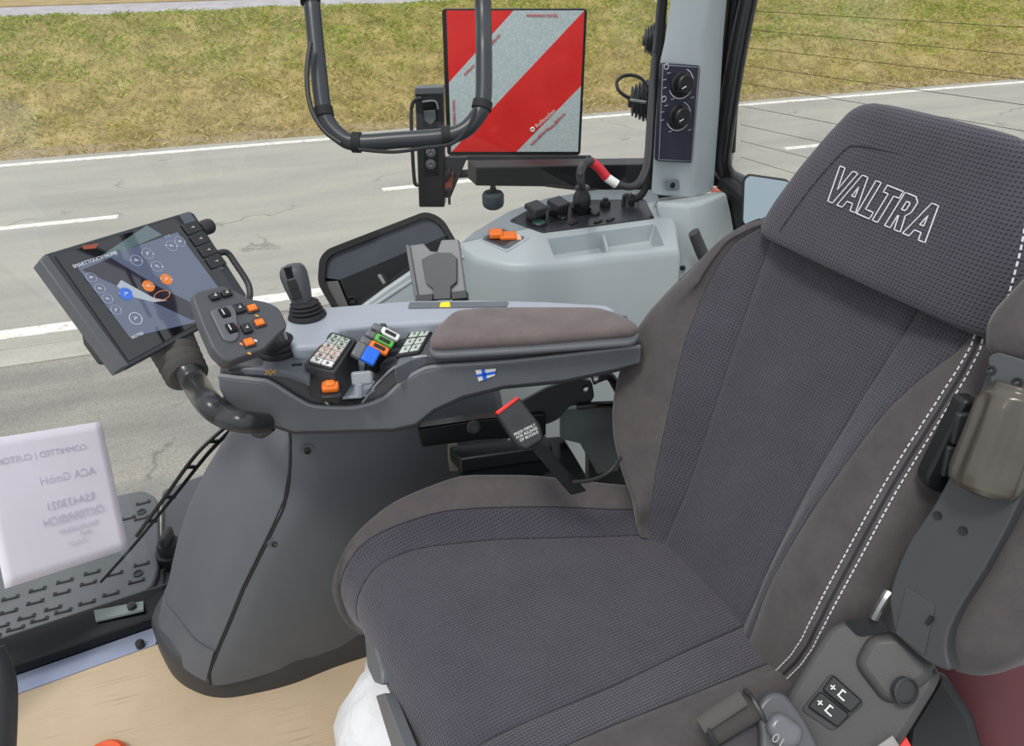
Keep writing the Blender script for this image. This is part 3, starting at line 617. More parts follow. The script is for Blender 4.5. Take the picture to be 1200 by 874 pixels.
for (kx, ky) in ((798, 98), (795, 136)):
    c = QP.at(kx, ky); b = bmesh.new(); n_ = V((-.12, -1, .12)).normalized()
    lathe(b, c, n_, [(.027, 0), (.027, .004), (.023, .006), (.021, .022), (.018, .025), (0, .024)], 30); kk = obj('knob', b, BLK, cp)
    b = bmesh.new(); ring(b, c + n_ * .001, n_, .0325, .0010); obj('dial_ring', b, WHITE, cp)
    b = bmesh.new(); box(b, c + n_ * .028 + V((-.009, 0, -.006)), .012, .0016, .0014, basis(n_, V((1, 0, .4)))); obj('pointer', b, WHITE, kk)
    for (dx, dy) in ((-15, -13), (-20, -5), (-20, 5), (14, 17), (-10, 19)):
        b = bmesh.new(); box(b, QP.at(kx + dx * .95, ky + dy * .95), .009, .0008, .0014, basis(V((0, -1, 0)), V((1, 0, .1)))); obj('tick_mark', b, WHITE, cp)
    b = bmesh.new(); ring(b, QP.at(kx - 17, ky - 20), V((0, -1, 0)), .006, .0008); obj('fan_symbol', b, WHITE, cp)
# black seal edge left of the pillar
sealb = bmesh.new(); tube(sealb, [Y(.925).at(783, -60) + UP * .45] + [Y(.925).at(*q) for q in ((783, -60), (777, 10), (771, 80), (766, 150), (760, 205), (752, 228), (735, 236))], .009, 10); tag(obj('trim_1', sealb, RUB), kind='structure')
# big black grab tube
gt = thing('grab_tube', 'glossy black bent tube standing right of the grey pillar', 'tube', Y(.95).at(862, 215))
b = bmesh.new(); tube(b, [Y(.93).at(892, -80) + V((.03, 0, .4))] + [Y(.93).at(*q) for q in ((892, -80), (878, -10), (866, 50), (856, 110), (848, 165), (846, 190), (852, 206), (866, 214), (885, 222))], .024, 16); obj('tube', b, plastic('grab_black', (30, 31, 33), .22), gt)
b = bmesh.new(); tube(b, [Y(.96).at(868, -70) + V((.02, 0, .4))] + [Y(.96).at(*q) for q in ((868, -70), (858, 20), (850, 90), (845, 160), (842, 215))], .020, 12); obj('seal', b, GLOSS, gt)
strut = thing('gas_strut', 'thin black gas strut beside the grab tube', 'strut', Y(1.02).at(856, 190))
b = bmesh.new(); tube(b, [Y(1.02).at(*q) for q in ((874, 30), (866, 80), (860, 130), (857, 178))], .011, 10); obj('cylinder', b, BLK, strut)
b = bmesh.new(); tube(b, [Y(1.02).at(*q) for q in ((857, 178), (855, 195))], .006, 8, 0); obj('rod', b, METAL, strut)
# rear frame below the glass
RX = 1.42
b = bmesh.new(); tube(b, [X(RX).at(*q) for q in ((848, 214), (862, 224), (880, 240), (905, 262), (960, 300))], .022, 10); tag(obj('trim_2', b, BLK), kind='structure')
b = bmesh.new(); prism(b, [X(RX + .02).at(*q) for q in ((838, 226), (872, 232), (880, 256), (880, 330), (836, 330))], V((.02, 0, 0))); tag(obj('trim_3', b, BLK), kind='structure')
fb = thing('fender_edge', 'orange-red fender edge showing low behind the pillar', 'fender', X(1.7).at(865, 240))
b = bmesh.new(); tube(b, [X(1.7).at(*q) for q in ((838, 222), (852, 233), (866, 246), (876, 262))], .02, 8, flat=.5); obj('edge', b, plastic('orange_red_paint', (196, 84, 60), .35), fb)
b = pane([V((RX, .95, .55)), V((RX, -.95, .55)), V((RX, -.95, 1.7)), V((RX, .95, 1.7))], V((.004, 0, 0)))
gw = tag(obj('window_3', b, GLR, smooth=False), kind='structure')
WIRE = plastic('heating_wire', (74, 62, 48), .5)
for (yl, yr) in ((12, 33), (34, 66), (55, 95), (76, 125), (97, 156), (124, 190), (146, 222), (165, 252), (184, 290)):
    b = bmesh.new(); A = X(RX - .003).at(868, yl); D = X(RX - .003).at(1215, yr); tube(b, [A, A + (D - A) * .5, D, A + (D - A) * 1.9], .0006, 5, 0); o = obj('heating_wire', b, WIRE, gw)
# small mirror behind the seat
rm = thing('rear_mirror', 'small mirror in black rim beside the seat headrest', 'mirror', X(1.3).at(880, 262))
RMN = V((-.75, -.62, .42)); RP = Plane(X(1.30).at(890, 230), RMN)
plate('rim', RP, [(868, 262), (870, 210), (876, 203), (925, 210), (925, 275)], 0, .02, BLK, rm, r=.012, bev=.003)
MIR = NT('mirror_glass'); MIR.b.inputs['Metallic'].default_value = 1; MIR.b.inputs['Roughness'].default_value = .03; MIR.b.inputs['Base Color'].default_value = (.36, .43, .46, 1)
plate('mirror_glass', RP, [(871, 262), (873, 211), (878, 206), (925, 213), (925, 272)], .001, .004, MIR.m, rm, r=.010)
# handle lever and screw on pillar foot
hl = thing('seat_side_lever', 'dark grey lever between console and seat shoulder', 'lever', Y(.7).at(825, 300))
b = bmesh.new(); tube(b, Y(.72).many([(813, 272), (818, 285), (826, 303), (838, 322)]), lambda t: .016 - .003 * abs(t - .5), 12, flat=.7); obj('grip', b, DARK, hl)
b = bmesh.new(); tube(b, Y(.73).many([(836, 318), (850, 345)]), .008, 8, 0); obj('stem', b, BLK, hl)
screw(pl_, Plane(Y(.79).at(800, 314), (-.5, -.8, .3)).at(800, 314, .012), V((-.5, -.8, .3)), .007)

# ================================================================== OVERHEAD U BAR
ub = thing('monitor_bar', 'black U-shaped tube hanging in front of the side window', 'bar', pt(470, 165, 1.22))
b = bmesh.new(); tube(b, [pt(361, -40, 1.22) + UP * .35] + [pt(q[0], q[1], 1.22) for q in ((361, -40), (366, 10), (372, 70), (378, 122), (384, 143), (398, 159), (418, 167), (470, 164), (520, 160), (543, 153), (558, 138), (566, 118), (567, 60), (565, -40))] + [pt(565, -40, 1.22) + UP * .35], .0135, 18, 10); obj('tube', b, plastic('tube_black', (50, 54, 58), .35), ub)
for (q0, q1) in (((372, 131), (387, 134)), ((417, 155), (418, 180)), ((522, 148), (524, 176)), ((556, 121), (577, 127))): pass
def strap(a, bq): 
    A, B = pt(*a, 1.22), pt(*bq, 1.22); b = bmesh.new(); tube(b, [A, B], .0165, 16, 0); obj('strap', b, RUB, ub)
strap((378, 127), (380, 137)); strap((413, 166.5), (423, 167)); strap((518, 160), (528, 159)); strap((566, 119), (564, 128)); strap((363, -3), (364, 3))
b = bmesh.new(); tube(b, [pt(*q, 1.19) for q in ((364, 50), (360, 80), (361, 110), (368, 135), (382, 155), (400, 168))], .004, 8); obj('cable', b, BLK, ub)
b = bmesh.new(); tube(b, [pt(*q, 1.19) for q in ((420, 175), (460, 178), (500, 173), (530, 168), (548, 150), (558, 128))], .003, 8); obj('cable', b, BLK, ub)

# ================================================================== POD BELOW THE ARMREST
pod = thing('side_pod', 'big rounded dark grey plastic pod standing on the floor under the armrest', 'side pod', (.05, .6, 0))
def pod_ring(z, px, r):
    return rnd([Z(z).at(*q) for q in px], r, 6)
# base foot
bring = [[(184, 765), (187, 800), (235, 808), (335, 808), (392, 784), (440, 745), (520, 720), (430, 600), (250, 640)]]
b = bmesh.new(); FOOT = [V((-.185, .725)), V((-.160, .60)), V((-.092, .518)), V((.04, .487)), V((.14, .49)), V((.30, .47)), V((.55, .47)), V((.55, .80)), V((-.13, .80))]
def fr(z, d): 
    c = V((.15, .65)); return rnd([V((*(p + (p - c).normalized() * d), z)) for p in FOOT], .05, 5)
loft(b, [fr(-.005, .004), fr(.02, .006), fr(.075, .004), fr(.092, -.006), fr(.098, -.03)]); obj('base_foot', b, CHAR, pod, sharp=50)
# shells: near vertical surfaces leaning back towards the top
FT = {0: [(-.19, .76), (-.155, .60), (-.085, .522), (-.06, .516)],
      1: [(-.06, .516), (.04, .495), (.14, .50), (.30, .48), (.5, .48), (.55, .50)]}
NX = [(.03, -.185), (.06, -.171), (.17, -.130), (.27, -.092), (.365, -.043), (.44, .012), (.5, .077), (.56, .14), (.64, .20)]
SX = [(.03, -.10), (.11, -.088), (.177, -.048), (.287, .009), (.37, .063), (.453, .114), (.52, .137), (.578, .148), (.64, .155)]
def shell(z):
    """plan outline of the pod at height z: nose, seam point, right end"""
    x0 = sinterp(NX, z); xs = sinterp(SX, z); w_ = max(xs - x0, .03); k = .34 * (math.sqrt(max(0, z - .44) ** 2 + .0004) - .02) if z > .44 else 0; bw = .012 * math.sin(max(0, min(1, z / .6)) * math.pi)
    nose = [V((x0 + .05, .80, z)), V((x0, .70, z)), V((x0 + .22 * w_, .63, z)), V((x0 + .55 * w_, .565 + k * .5 - bw, z)), V((xs - .004, .522 + k * .8 - bw, z))]
    right = [V((xs + .002, .520 + k * .8 - bw, z)), V((xs + .04, .506 + k - bw, z)), V((xs + .14, .495 + k - bw, z)), V((.36, .488 + k - bw, z)), V((.54, .49 + k - bw, z))]
    return crom(nose, 8), crom(right, 8)
zs = [.062, .075, .10, .16, .22, .28, .34, .40, .45, .50, .55, .60, .63]
A_ = [shell(z) for z in zs]
def inset(r, d, zz): return [V((p.x * (1 - d) + .15 * d, p.y * (1 - d) + .7 * d, zz)) for p in r]
b = bmesh.new(); loft(b, [inset(A_[0][0], .04, .06)] + [a[0] for a in A_] + [inset(A_[-1][0], .35, .655)], closed=False, caps=False)
o = obj('front_shell', b, POD, pod, sharp=60); m_ = o.modifiers.new('t', 'SOLIDIFY'); m_.thickness = .006; m_.offset = 1
b = bmesh.new(); loft(b, [inset(A_[0][1], .03, .06)] + [a[1] for a in A_] + [inset(A_[-1][1], .35, .65)], closed=False, caps=False)
o = obj('side_shell', b, POD, pod, sharp=60); m_ = o.modifiers.new('t', 'SOLIDIFY'); m_.thickness = .006; m_.offset = 1
# nose skirt (lower lip of the front shell)
b = bmesh.new(); n0, _ = shell(.075); n1, _ = shell(.145)
def outw(r, d): return [p + (V((p.x - .15, p.y - .75, 0))).normalized() * d for p in r]
loft(b, [outw(n0, .004), outw(n0, .008), outw(n1, .006), outw(n1, .0005)], closed=False, caps=False); obj('lower_lip', b, POD, pod, sharp=30)
# seam shadow gap
b = bmesh.new(); tube(b, [shell(z)[0][-1] + V((.003, -.0055, 0)) for z in zs], .0030, 6, 4); obj('seam_gap', b, RUB, pod)
for q in ((360, 528), (322, 637), (270, 737)):
    pn_ = Plane((.0, .53, .3), (-.15, -.97, .12)); c = pn_.at(*q)
    # find the shell surface along the ray
    best = None
    for k in range(400):
        t = .6 + k * .002; p = CAM + ray(*q) * t
        if .07 < p.z < .64:
            rr = shell(p.z)[1]
            for a_, b_ in zip(rr, rr[1:]):
                if a_.x <= p.x <= b_.x:
                    yy = a_.y + (b_.y - a_.y) * (p.x - a_.x) / max(b_.x - a_.x, 1e-6)
                    if p.y >= yy - .006: best = p
        if best: break
    if best:
        n_ = V((-.2, -1, .15)).normalized(); b = bmesh.new(); lathe(b, best, n_, [(.013, -.002), (.013, .001), (.009, .001), (.008, -.001), (0, -.001)], 20); oo = obj('screw_cup', b, POD, pod)
        b = bmesh.new(); lathe(b, best + n_ * .001, n_, [(.006, -.001), (.006, .002), (.0035, .003), (.003, .001), (0, .001)], 16); obj('screw', b, BLK, oo)

# ================================================================== ARMREST CONSOLE
AX = V((-.945, .326, 0)).normalized(); AN = V((-.326, -.945, 0)).normalized()
AS = Plane((.635, .23, .78), AN + UP * .12); AZ = Z(.78)
ar = thing('armrest_console', 'long grey multifunction armrest console with padded top and control recess', 'armrest', (.35, .33, .66))
TOPR = [(257, 441), (258, 428), (268, 424), (300, 428), (335, 435), (352, 440), (368, 452), (380, 468), (388, 476), (424, 473), (433, 460), (445, 446), (460, 432), (482, 420), (500, 416), (752, 398)]
BODY = TOPR + [(752, 424), (722, 433), (662, 446), (590, 453), (542, 465), (509, 480), (488, 497), (461, 503), (344, 506), (287, 487), (264, 468), (258, 455)]
b = bmesh.new(); prism(b, AS.many(BODY), -AN * .085); obj('side_body', b, DARK, ar, bev=.004, seg=3)
SK = [(255, 441), (300, 447), (317, 449), (350, 469), (370, 477), (416, 478), (449, 468), (470, 450), (491, 436), (515, 430), (600, 424), (752, 407), (752, 426), (722, 434), (662, 447), (590, 454), (542, 466), (509, 481), (488, 498), (461, 504), (344, 507), (287, 488), (264, 470), (257, 457)]
b = bmesh.new(); prism(b, [p for p in AS.many(SK, .009)], -AN * .02); obj('side_skirt', b, MID, ar, bev=.004, seg=3)
b = bmesh.new(); tube(b, AS.many([(256, 440), (300, 445), (317, 448), (350, 468), (370, 476), (416, 477), (449, 467), (470, 449), (491, 435), (515, 429), (600, 423), (750, 406)], .006), .0035, 8, 4); obj('trim_bead', b, plastic('bead_grey', (128, 130, 132), .35), ar)
LOW = [(258, 470), (264, 468), (287, 486), (344, 499), (461, 494), (484, 487), (509, 470), (545, 456), (592, 443), (662, 435), (738, 415), (738, 432), (722, 437), (662, 450), (590, 457), (542, 469), (509, 484), (488, 501), (461, 507), (344, 510), (287, 491), (264, 474)]
b = bmesh.new(); prism(b, AS.many(LOW, .004), -AN * .10); obj('under_trim', b, CHAR, ar, bev=.004, seg=3)
# floor of the recess, inner back wall
plate('recess_floor', Z(.735), [(384, 462), (430, 462), (500, 410), (500, 385), (420, 384), (376, 420)], 0, .004, RAIL, ar)
plate('recess_lip', Z(.742), [(388, 466), (424, 464), (440, 446), (425, 440), (396, 452)], 0, .004, RAIL, ar, r=.003, bev=.001)
b = bmesh.new(); prism(b, [Z(.80).at(400, 381), Z(.80).at(500, 374), Z(.735).at(500, 400), Z(.735).at(400, 405)], V((-.1, .3, 0)) * .02); obj('back_wall', b, RAIL, ar)
# front deck under the lever
plate('front_deck', AZ, [(258, 431), (272, 416), (300, 402), (336, 396), (372, 404), (391, 391), (400, 384), (393, 398), (366, 424), (362, 446), (350, 440), (335, 435), (300, 432)], .004, .012, DECK, ar, bev=.003, seg=3)
# pale rail along the far side
RAILP = [(336, 372), (352, 366), (380, 359), (430, 355), (482, 351), (560, 350), (640, 352), (711, 356), (724, 363), (700, 372), (640, 374), (515, 376), (482, 378), (440, 380), (400, 383), (392, 393), (384, 401), (371, 405), (344, 406), (334, 398), (332, 385)]
plate('pale_rail', AZ, RAILP, .024, .035, RAIL, ar, bev=.008, seg=4)
plate('rail_slot', AZ, [(480, 354), (596, 353), (594, 359), (478, 361)], .0255, .002, DECK, ar, r=.004)
# small orange star mark + slot on the deck
for a in range(3):
    c = AZ.at(317, 436, .005); d = V((math.cos(a * 1.047 + .3), math.sin(a * 1.047 + .3), 0)); b = bmesh.new(); box(b, c, .018, .0018, .0008, basis(UP, d)); obj('star_mark', b, BRONZE, ar)
b = bmesh.new(); box(b, AZ.at(275, 433, .005), .016, .005, .002, basis(UP, AX)); obj('slot', b, BLK, ar)
b = bmesh.new(); box(b, AZ.at(348, 427, .005), .014, .004, .002, basis(UP, AX)); obj('slot', b, BLK, ar)
b = bmesh.new(); tube(b, AS.many([(335, 435), (352, 440), (367, 451), (379, 467), (386, 476)], .001), .0025, 8); obj('bright_bead', b, plastic('pale_bead', (170, 172, 176), .3), ar)
b = bmesh.new(); tube(b, AS.many([(424, 473), (433, 460), (445, 446), (460, 432), (482, 420), (500, 417)], .001), .0018, 8); obj('bright_bead', b, plastic('pale_bead_b', (150, 152, 156), .3), ar)
# right part of the deck with the flat keypad
plate('rear_deck', AZ, [(462, 431), (487, 378), (520, 375), (530, 372), (700, 368), (735, 400), (500, 417), (482, 421)], .002, .03, DECK, ar, bev=.002)
# flag sticker and yellow tab
b = bmesh.new(); prism(b, AS.many([(557, 434), (581, 432), (580, 440), (561, 447)], .0108), -AN * .0012); fl = obj('flag_sticker', b, WHITE, ar, label='white and blue flag sticker')
b = bmesh.new(); prism(b, AS.many([(564, 433.5), (568, 433), (571, 444), (566, 446)], .0112), -AN * .001); obj('flag_cross', b, BLUE, fl)
b = bmesh.new(); prism(b, AS.many([(558, 439), (581, 435), (581, 438), (559, 442)], .0112), -AN * .001); obj('flag_cross', b, BLUE, fl)
plate('yellow_tab', AZ, [(516, 354), (527, 353), (528, 359), (515, 359)], .027, .004, YEL, ar, bev=.001)
# pad
PADO = [(502, 408), (506, 397), (526, 378), (533, 374), (570, 371), (705, 371), (729, 378), (752, 390), (744, 400), (624, 409), (519, 415), (506, 414)]
plate('pad_base', AZ, PADO, .018, .010, MID, ar, r=.01, bev=.004, seg=3)
po = rnd(AZ.many([(504, 405), (508, 395), (527, 376), (535, 372), (570, 369), (705, 369), (728, 376), (749, 388), (742, 395), (624, 405), (519, 411), (507, 410)], .018), .012, 4)
pc_ = sum(po, V()) / len(po); b = bmesh.new()
rings = [po, [p + UP * .008 for p in po]] 
for k, (s_, h) in enumerate(((.985, .011), (.95, .0145), (.88, .017), (.75, .019), (.5, .020), (.2, .0205))): rings.append([V((pc_.x + (p.x - pc_.x) * s_, pc_.y + (p.y - pc_.y) * s_, p.z + h)) for p in po])
loft(b, rings); obj('armrest_pad', b, PADM, ar, sharp=0)
# raised black keypad block
def bil(q, u, v): return (q[0] * (1 - u) + q[1] * u) * (1 - v) + (q[3] * (1 - u) + q[2] * u) * v
KZ = Plane(Z(.80).at(388, 412), (-.10, -.1, 1))
KB = [(388, 388), (418, 396), (392, 436), (355, 428)]
kq = KZ.many(KB)
kb = obj('keypad_block', prism(bmesh.new(), rnd(kq, .006), UP * -.055), CHAR, ar, bev=.002)
ki = KZ.many([(391, 391), (413.6, 399), (389, 434.5), (360, 426.5)])
b = bmesh.new(); prism(b, rnd([p + UP * .002 for p in ki], .004), UP * -.003); obj('key_field', b, BLK, kb)
for i in range(6):
    for j in range(2):
        u0, u1 = .06 + j * .46, .48 + j * .46; v0, v1 = .04 + i * .155, .04 + i * .155 + .13
        if i == 0: v0 += .02
        b = bmesh.new(); prism(b, [bil(ki, u, v) + UP * .0045 for u, v in ((u0, v0), (u1, v0), (u1, v1), (u0, v1))], UP * -.003)
        ky = obj('key', b, LGREY if i in (2, 3, 4) else (WHITE if i == 5 else plastic('pale_green_key', (165, 175, 165), .5)), kb, bev=.0006)
        b = bmesh.new(); c = bil(ki, (u0 + u1) / 2, (v0 + v1) / 2) + UP * .005; ax = basis(UP, AN)
        for (dx, dy, l1, l2) in ((0, 0, .008, .0012), (.002, .002, .0012, .005), (-.003, -.001, .001, .004)) if (i + j) % 2 else ((0, .001, .005, .001), (-.001, -.001, .006, .001), (.003, 0, .001, .005)): box(b, c + ax[0] * dx + ax[1] * dy, l1, l2, .0006, ax)
        obj('key_symbol', b, BLK if i != 3 else PINKP, ky)
b = bmesh.new(); p0_ = AZ.at(387, 453, -.01); ax = basis(UP + AN * .4, AX); box(b, p0_, .024, .016, .012, ax); box(b, p0_ + ax[1] * -.0 + UP * .003, .016, .012, .014, ax); obj('orange_button', b, ORANGE, ar, bev=.004, seg=3)
b = bmesh.new(); box(b, p0_ - UP * .012, .030, .022, .012, ax); obj('button_base', b, BLK, ar, bev=.003)
# grey paddle lever
b = bmesh.new(); c = AZ.at(424, 443, -.005); ax = basis(AN + UP * .6, AX); box(b, c, .030, .020, .008, ax); obj('grey_paddle', b, plastic('paddle_grey', (140, 144, 150), .4), ar, bev=.004, seg=3)
b = bmesh.new(); tube(b, [AZ.at(421, 448, -.01), AZ.at(420, 462, -.03)], .007, 10, 0); obj('paddle_stem', b, RAIL, ar)
# finger levers
for i, (q, m_, up) in enumerate((((434, 417), BLUE, 0), ((444, 408), ORANGE, 1), ((450, 400), GREEN, 1), ((457, 392), WHITE, 1))):
    base = Z(.745).at(q[0] - 4, q[1] + 26); top = Z(.795).at(q[0], q[1]); 
    lv = thing('finger_lever', '%s finger lever in the armrest recess' % ['blue-capped', 'orange-capped', 'green-capped', 'white-capped'][i], 'lever', base, 'finger levers in the armrest recess')
    d = (AN * .55 + UP * .75 - AX * .25).normalized(); lg = (Z(.78).at(q[0] + 9, q[1] + 11) - Z(.80).at(q[0], q[1])).normalized(); ax = basis(d, lg)
    b = bmesh.new(); tube(b, [base, (base + top) / 2 - AN * .006, top - d * .004], .006, 10, 4); obj('stem', b, BLK, lv)
    cw, cl_ = (.026, .022) if i == 0 else (.013, .030)
    b = bmesh.new(); box(b, top, cl_, cw, .009, ax); obj('cap', b, m_, lv, bev=.003, seg=3)
    if i:
        b = bmesh.new(); box(b, top + d * .0045, .018, .006, .003, ax); obj('cap_insert', b, BLK, lv, bev=.001)
    b = bmesh.new(); box(b, top - ax[0] * (cl_ / 2 + .007) - d * .002, .016, cw, .012, ax); obj('cap_ridge', b, plastic('clear_grey', (104, 106, 108), .3), lv, bev=.004, seg=3)
b = bmesh.new(); c = Z(.775).at(448, 380)
for k in range(3):
    p = Z(.795).at(444 + k * 5, 391 - k * 6); box(b, p - UP * .012, .012, .02, .04, basis(UP, AX))
obj('lever_guides', b, CHAR, ar, bev=.003)
# flat pale keypad
kz = AZ.many([(486, 379), (513, 377), (492, 412.5), (463, 417.5)], .006)
b = bmesh.new(); prism(b, rnd(kz, .004), UP * -.006); fk = obj('flat_keypad', b, BLK, ar, bev=.001)
for i in range(4):
    for j in range(2):
        u0, u1 = .10 + j * .42, .46 + j * .42; v0, v1 = .05 + i * .225 + (.02 if i > 1 else 0), .05 + i * .225 + .19 + (.02 if i > 1 else 0)
        b = bmesh.new(); prism(b, [bil(kz, u, v) + UP * .0014 for u, v in ((u0, v0), (u1, v0), (u1, v1), (u0, v1))], UP * -.002)
        ky = obj('key', b, plastic('pale_key', (190, 198, 188), .5), fk, bev=.0004)
        b = bmesh.new(); c = bil(kz, (u0 + u1) / 2, (v0 + v1) / 2) + UP * .0018; ax = basis(UP, AN)
        box(b, c, .006, .001, .0006, ax); box(b, c + ax[0] * .002, .001, .005, .0006, ax); box(b, c - ax[0] * .003 + ax[1] * .001, .001, .003, .0006, ax)
        obj('key_symbol', b, plastic('green_ink', (60, 84, 66), .5), ky)

# ---- rear joystick on the rail
js = thing('joystick', 'slim dark grey joystick with ribbed boot on the pale rail', 'joystick', AZ.at(361, 371, .024))
c = AZ.at(360, 370, .024)
prof = [(.030, 0)]
for k in range(4): prof += [(.0285 - k * .002, .004 + k * .006), (.023 - k * .0015, .007 + k * .006)]
b = bmesh.new(); top_ = pt(343, 318, (c - CAM).dot(FWD * CP - UP * SP) - .02); jd = (top_ - c).normalized(); lathe(b, c, (UP + jd * .4), prof + [(0, .026)], 26); obj('boot', b, RUB, js)
b = bmesh.new(); xh = V((1, 0, 0)); L = (top_ - c).length + .012
sx_, sy_, sz_ = basis(jd, RGT)
rings = []
for t, w_, d_ in ((.1, .012, .012), (.25, .0135, .014), (.4, .016, .018), (.62, .0185, .020), (.8, .0195, .021), (.9, .018, .019), (.97, .014, .014), (1.0, .006, .006)):
    p = c + jd * L * t; rings.append([p + sx_ * w_ * math.copysign(abs(math.cos(a)) ** .6, math.cos(a)) + sy_ * d_ * math.copysign(abs(math.sin(a)) ** .6, math.sin(a)) for a in [2 * math.pi * k / 24 for k in range(24)]])
loft(b, rings); obj('grip', b, DARK, js, sharp=60)
fn = -sy_ if (-sy_).dot(CAM - c) > 0 else sy_
for t, m_, w_, h_ in ((.47, BLK, .018, .016), (.65, BLK, .019, .016), (.87, GLOSS, .014, .018)):
    b = bmesh.new(); box(b, c + jd * L * t + fn * (.0165 + .003 * (t - .3)), w_ * .8, h_, .006, basis(fn, sx_)); obj('button', b, m_, js, bev=.001)

# ---- multifunction drive lever
HN = dirn(-62, 52); HP2 = Plane(pt(285, 380, .95), HN)
dl = thing('drive_lever', 'wide dark grey drive lever head with orange buttons in front of the screen', 'control lever', AZ.at(325, 412, .004))
HEAD = [(224, 346), (229, 341), (258, 334), (264, 335), (280, 342), (291, 349), (314, 353), (328, 360), (337, 379), (336, 385), (329, 390), (310, 410), (296, 414), (270, 424), (262, 422), (249, 409), (235, 377)]
b = bmesh.new(); ho = rnd(HP2.many(HEAD, .0), .006, 3); hc = sum(ho, V()) / len(ho)
loft(b, [[hc + (p - hc) * .75 - HN * .040 for p in ho], [hc + (p - hc) * .96 - HN * .022 for p in ho], [p - HN * .006 for p in ho], [hc + (p - hc) * .975 for p in ho]]); obj('lever_head', b, DARK, dl, bev=.002, sharp=40)
plate('finger_ridge', HP2, [(245, 363), (270, 356), (277, 360), (281, 395), (273, 401), (262, 398)], .003, .004, MID, dl, r=.006, bev=.002)
def hb(q, w_, h_, m_, name='button', rise=.004, dx=(12, 2.5)):
    c = HP2.at(*q); e = (HP2.at(q[0] + 12, q[1] - 3.2) - c).normalized(); ax = basis(HN, e)
    b = bmesh.new(); box(b, c + HN * rise * .5, w_, h_, rise + .002, ax); o = obj(name, b, m_, dl, bev=.0012); return o, c + HN * (rise + .001), ax
for q, m_, w_, h_ in (((251.5, 348.5), BLK, .013, .009), ((265, 345), BLK, .013, .009), ((280, 362.5), BLK, .013, .013), ((288.5, 386), BLK, .012, .013), ((295, 362), ORANGE, .012, .009), ((303.5, 379), ORANGE, .012, .009), ((291, 402), ORANGE, .012, .010)):
    if m_ is ORANGE: oo, c, ax = hb(q, w_ + .004, h_ + .004, CHAR, 'button_surround', .0012)
    oo, c, ax = hb(q, w_, h_, m_)
    b = bmesh.new(); box(b, c, .004, .0008, .0005, ax); box(b, c + ax[0] * .001 + ax[1] * .001, .0008, .004, .0005, ax); obj('button_symbol', b, WHITE if m_ is BLK else plastic('orange_light', (250, 160, 80), .5), oo)
for q in ((262.5, 368), (270.5, 386)):
    c = HP2.at(*q); e = (HP2.at(q[0] + 12, q[1] - 3.2) - c).normalized(); ax = basis(HN, e)
    b = bmesh.new(); lathe(b, c - HN * .003 - ax[0] * .006, ax[0], [(.0085, 0), (.0095, .001), (.0095, .011), (.0085, .012)], 24); o = obj('thumb_wheel', b, GLOSS, dl)
    b = bmesh.new(); box(b, c + HN * .0068 - ax[0] * .003, .0012, .008, .0006, ax); obj('wheel_mark', b, WHITE, o)
for q, m_ in (((253, 372), WHITE), ((269.5, 376), WHITE), ((262, 390), RED), ((278, 383), RED), ((272, 366), WHITE), ((283, 403), plastic('salmon', (230, 150, 120), .5)), ((299, 399), WHITE), ((292, 414), BRONZE), ((301, 370), BRONZE)):
    c = HP2.at(*q, .0008); b = bmesh.new(); box(b, c, .0045, .003, .0006, basis(HN, RGT)); obj('print_mark', b, m_, dl)
c = AZ.at(326, 412, .004); b = bmesh.new(); prof = [(.030, 0), (.030, .006), (.026, .009), (.028, .013), (.023, .017), (.025, .021), (.019, .026), (0, .026)]
lathe(b, c, UP, prof, 26); obj('boot', b, RUB, dl)
b = bmesh.new(); tube(b, [c + UP * .02, c * .6 + hc * .4 + UP * .008, hc * .55 + c * .45 + UP * .01], .019, 14); obj('neck', b, CHAR, dl)
b = bmesh.new(); c2 = AZ.at(328, 392, .045); box(b, c2, .018, .004, .022, basis(UP + AN * .5, RGT)); obj('side_label', b, plastic('silver_label', (176, 174, 170), .35), dl, bev=.001)

# ================================================================== TERMINAL (touch screen)
SN = dirn(-50, 38); SPL = Plane(pt(50, 300, 1.12), SN)
ts = thing('touch_terminal', 'tilted touch screen terminal on bellows arm at the left', 'terminal', SPL.at(190, 410, -.02))
OUT = [(48, 302), (54, 297), (222, 247), (228, 250), (289, 345), (286, 357), (150, 431), (140, 427)]
plate('housing', SPL, OUT, 0, .016, plastic('terminal_grey', (56, 60, 64), .4), ts, bev=.003, seg=3)
plate('bezel_side', SPL, [(46, 304), (56, 298), (152, 428), (140, 433)], .003, .028, plastic('terminal_edge', (92, 95, 98), .45), ts, bev=.002)
plate('back_shell', SPL, [(100, 360), (110, 352), (140, 420), (124, 420), (106, 395)], -.016, .03, CHAR, ts, bev=.004)
scr = [(65, 300), (219, 251), (281, 351), (151, 423)]
GLS = NT('screen_glass'); GLS.b.inputs['Base Color'].default_value = (.006, .007, .009, 1); GLS.b.inputs['Roughness'].default_value = .04; GLS.b.inputs['Specular IOR Level'].default_value = .9
sq = SPL.many(scr, .002)
gls = obj('screen_glass', prism(bmesh.new(), sq, -SN * .004), GLS.m, ts)
def scrm(name, rgb, e):
    k = NT(name); k.b.inputs['Base Color'].default_value = (.01, .01, .012, 1); k.b.inputs['Roughness'].default_value = .04; k.b.inputs['Specular IOR Level'].default_value = .9
    k.b.inputs['Emission Color'].default_value = lin(rgb); k.b.inputs['Emission Strength'].default_value = e; return k.m
UI_BG = scrm('screen_background', (92, 102, 126), .9); UI_RING = glow('screen_ring', (150, 158, 184)); UI_BLUE = glow('screen_blue', (60, 110, 215)); UI_OR = glow('screen_orange', (226, 128, 52)); UI_W = glow('screen_white', (208, 212, 226)); UI_DK = scrm('screen_dark', (34, 32, 46), 1.0); UI_TEAL = scrm('screen_teal', (84, 104, 108), 1)
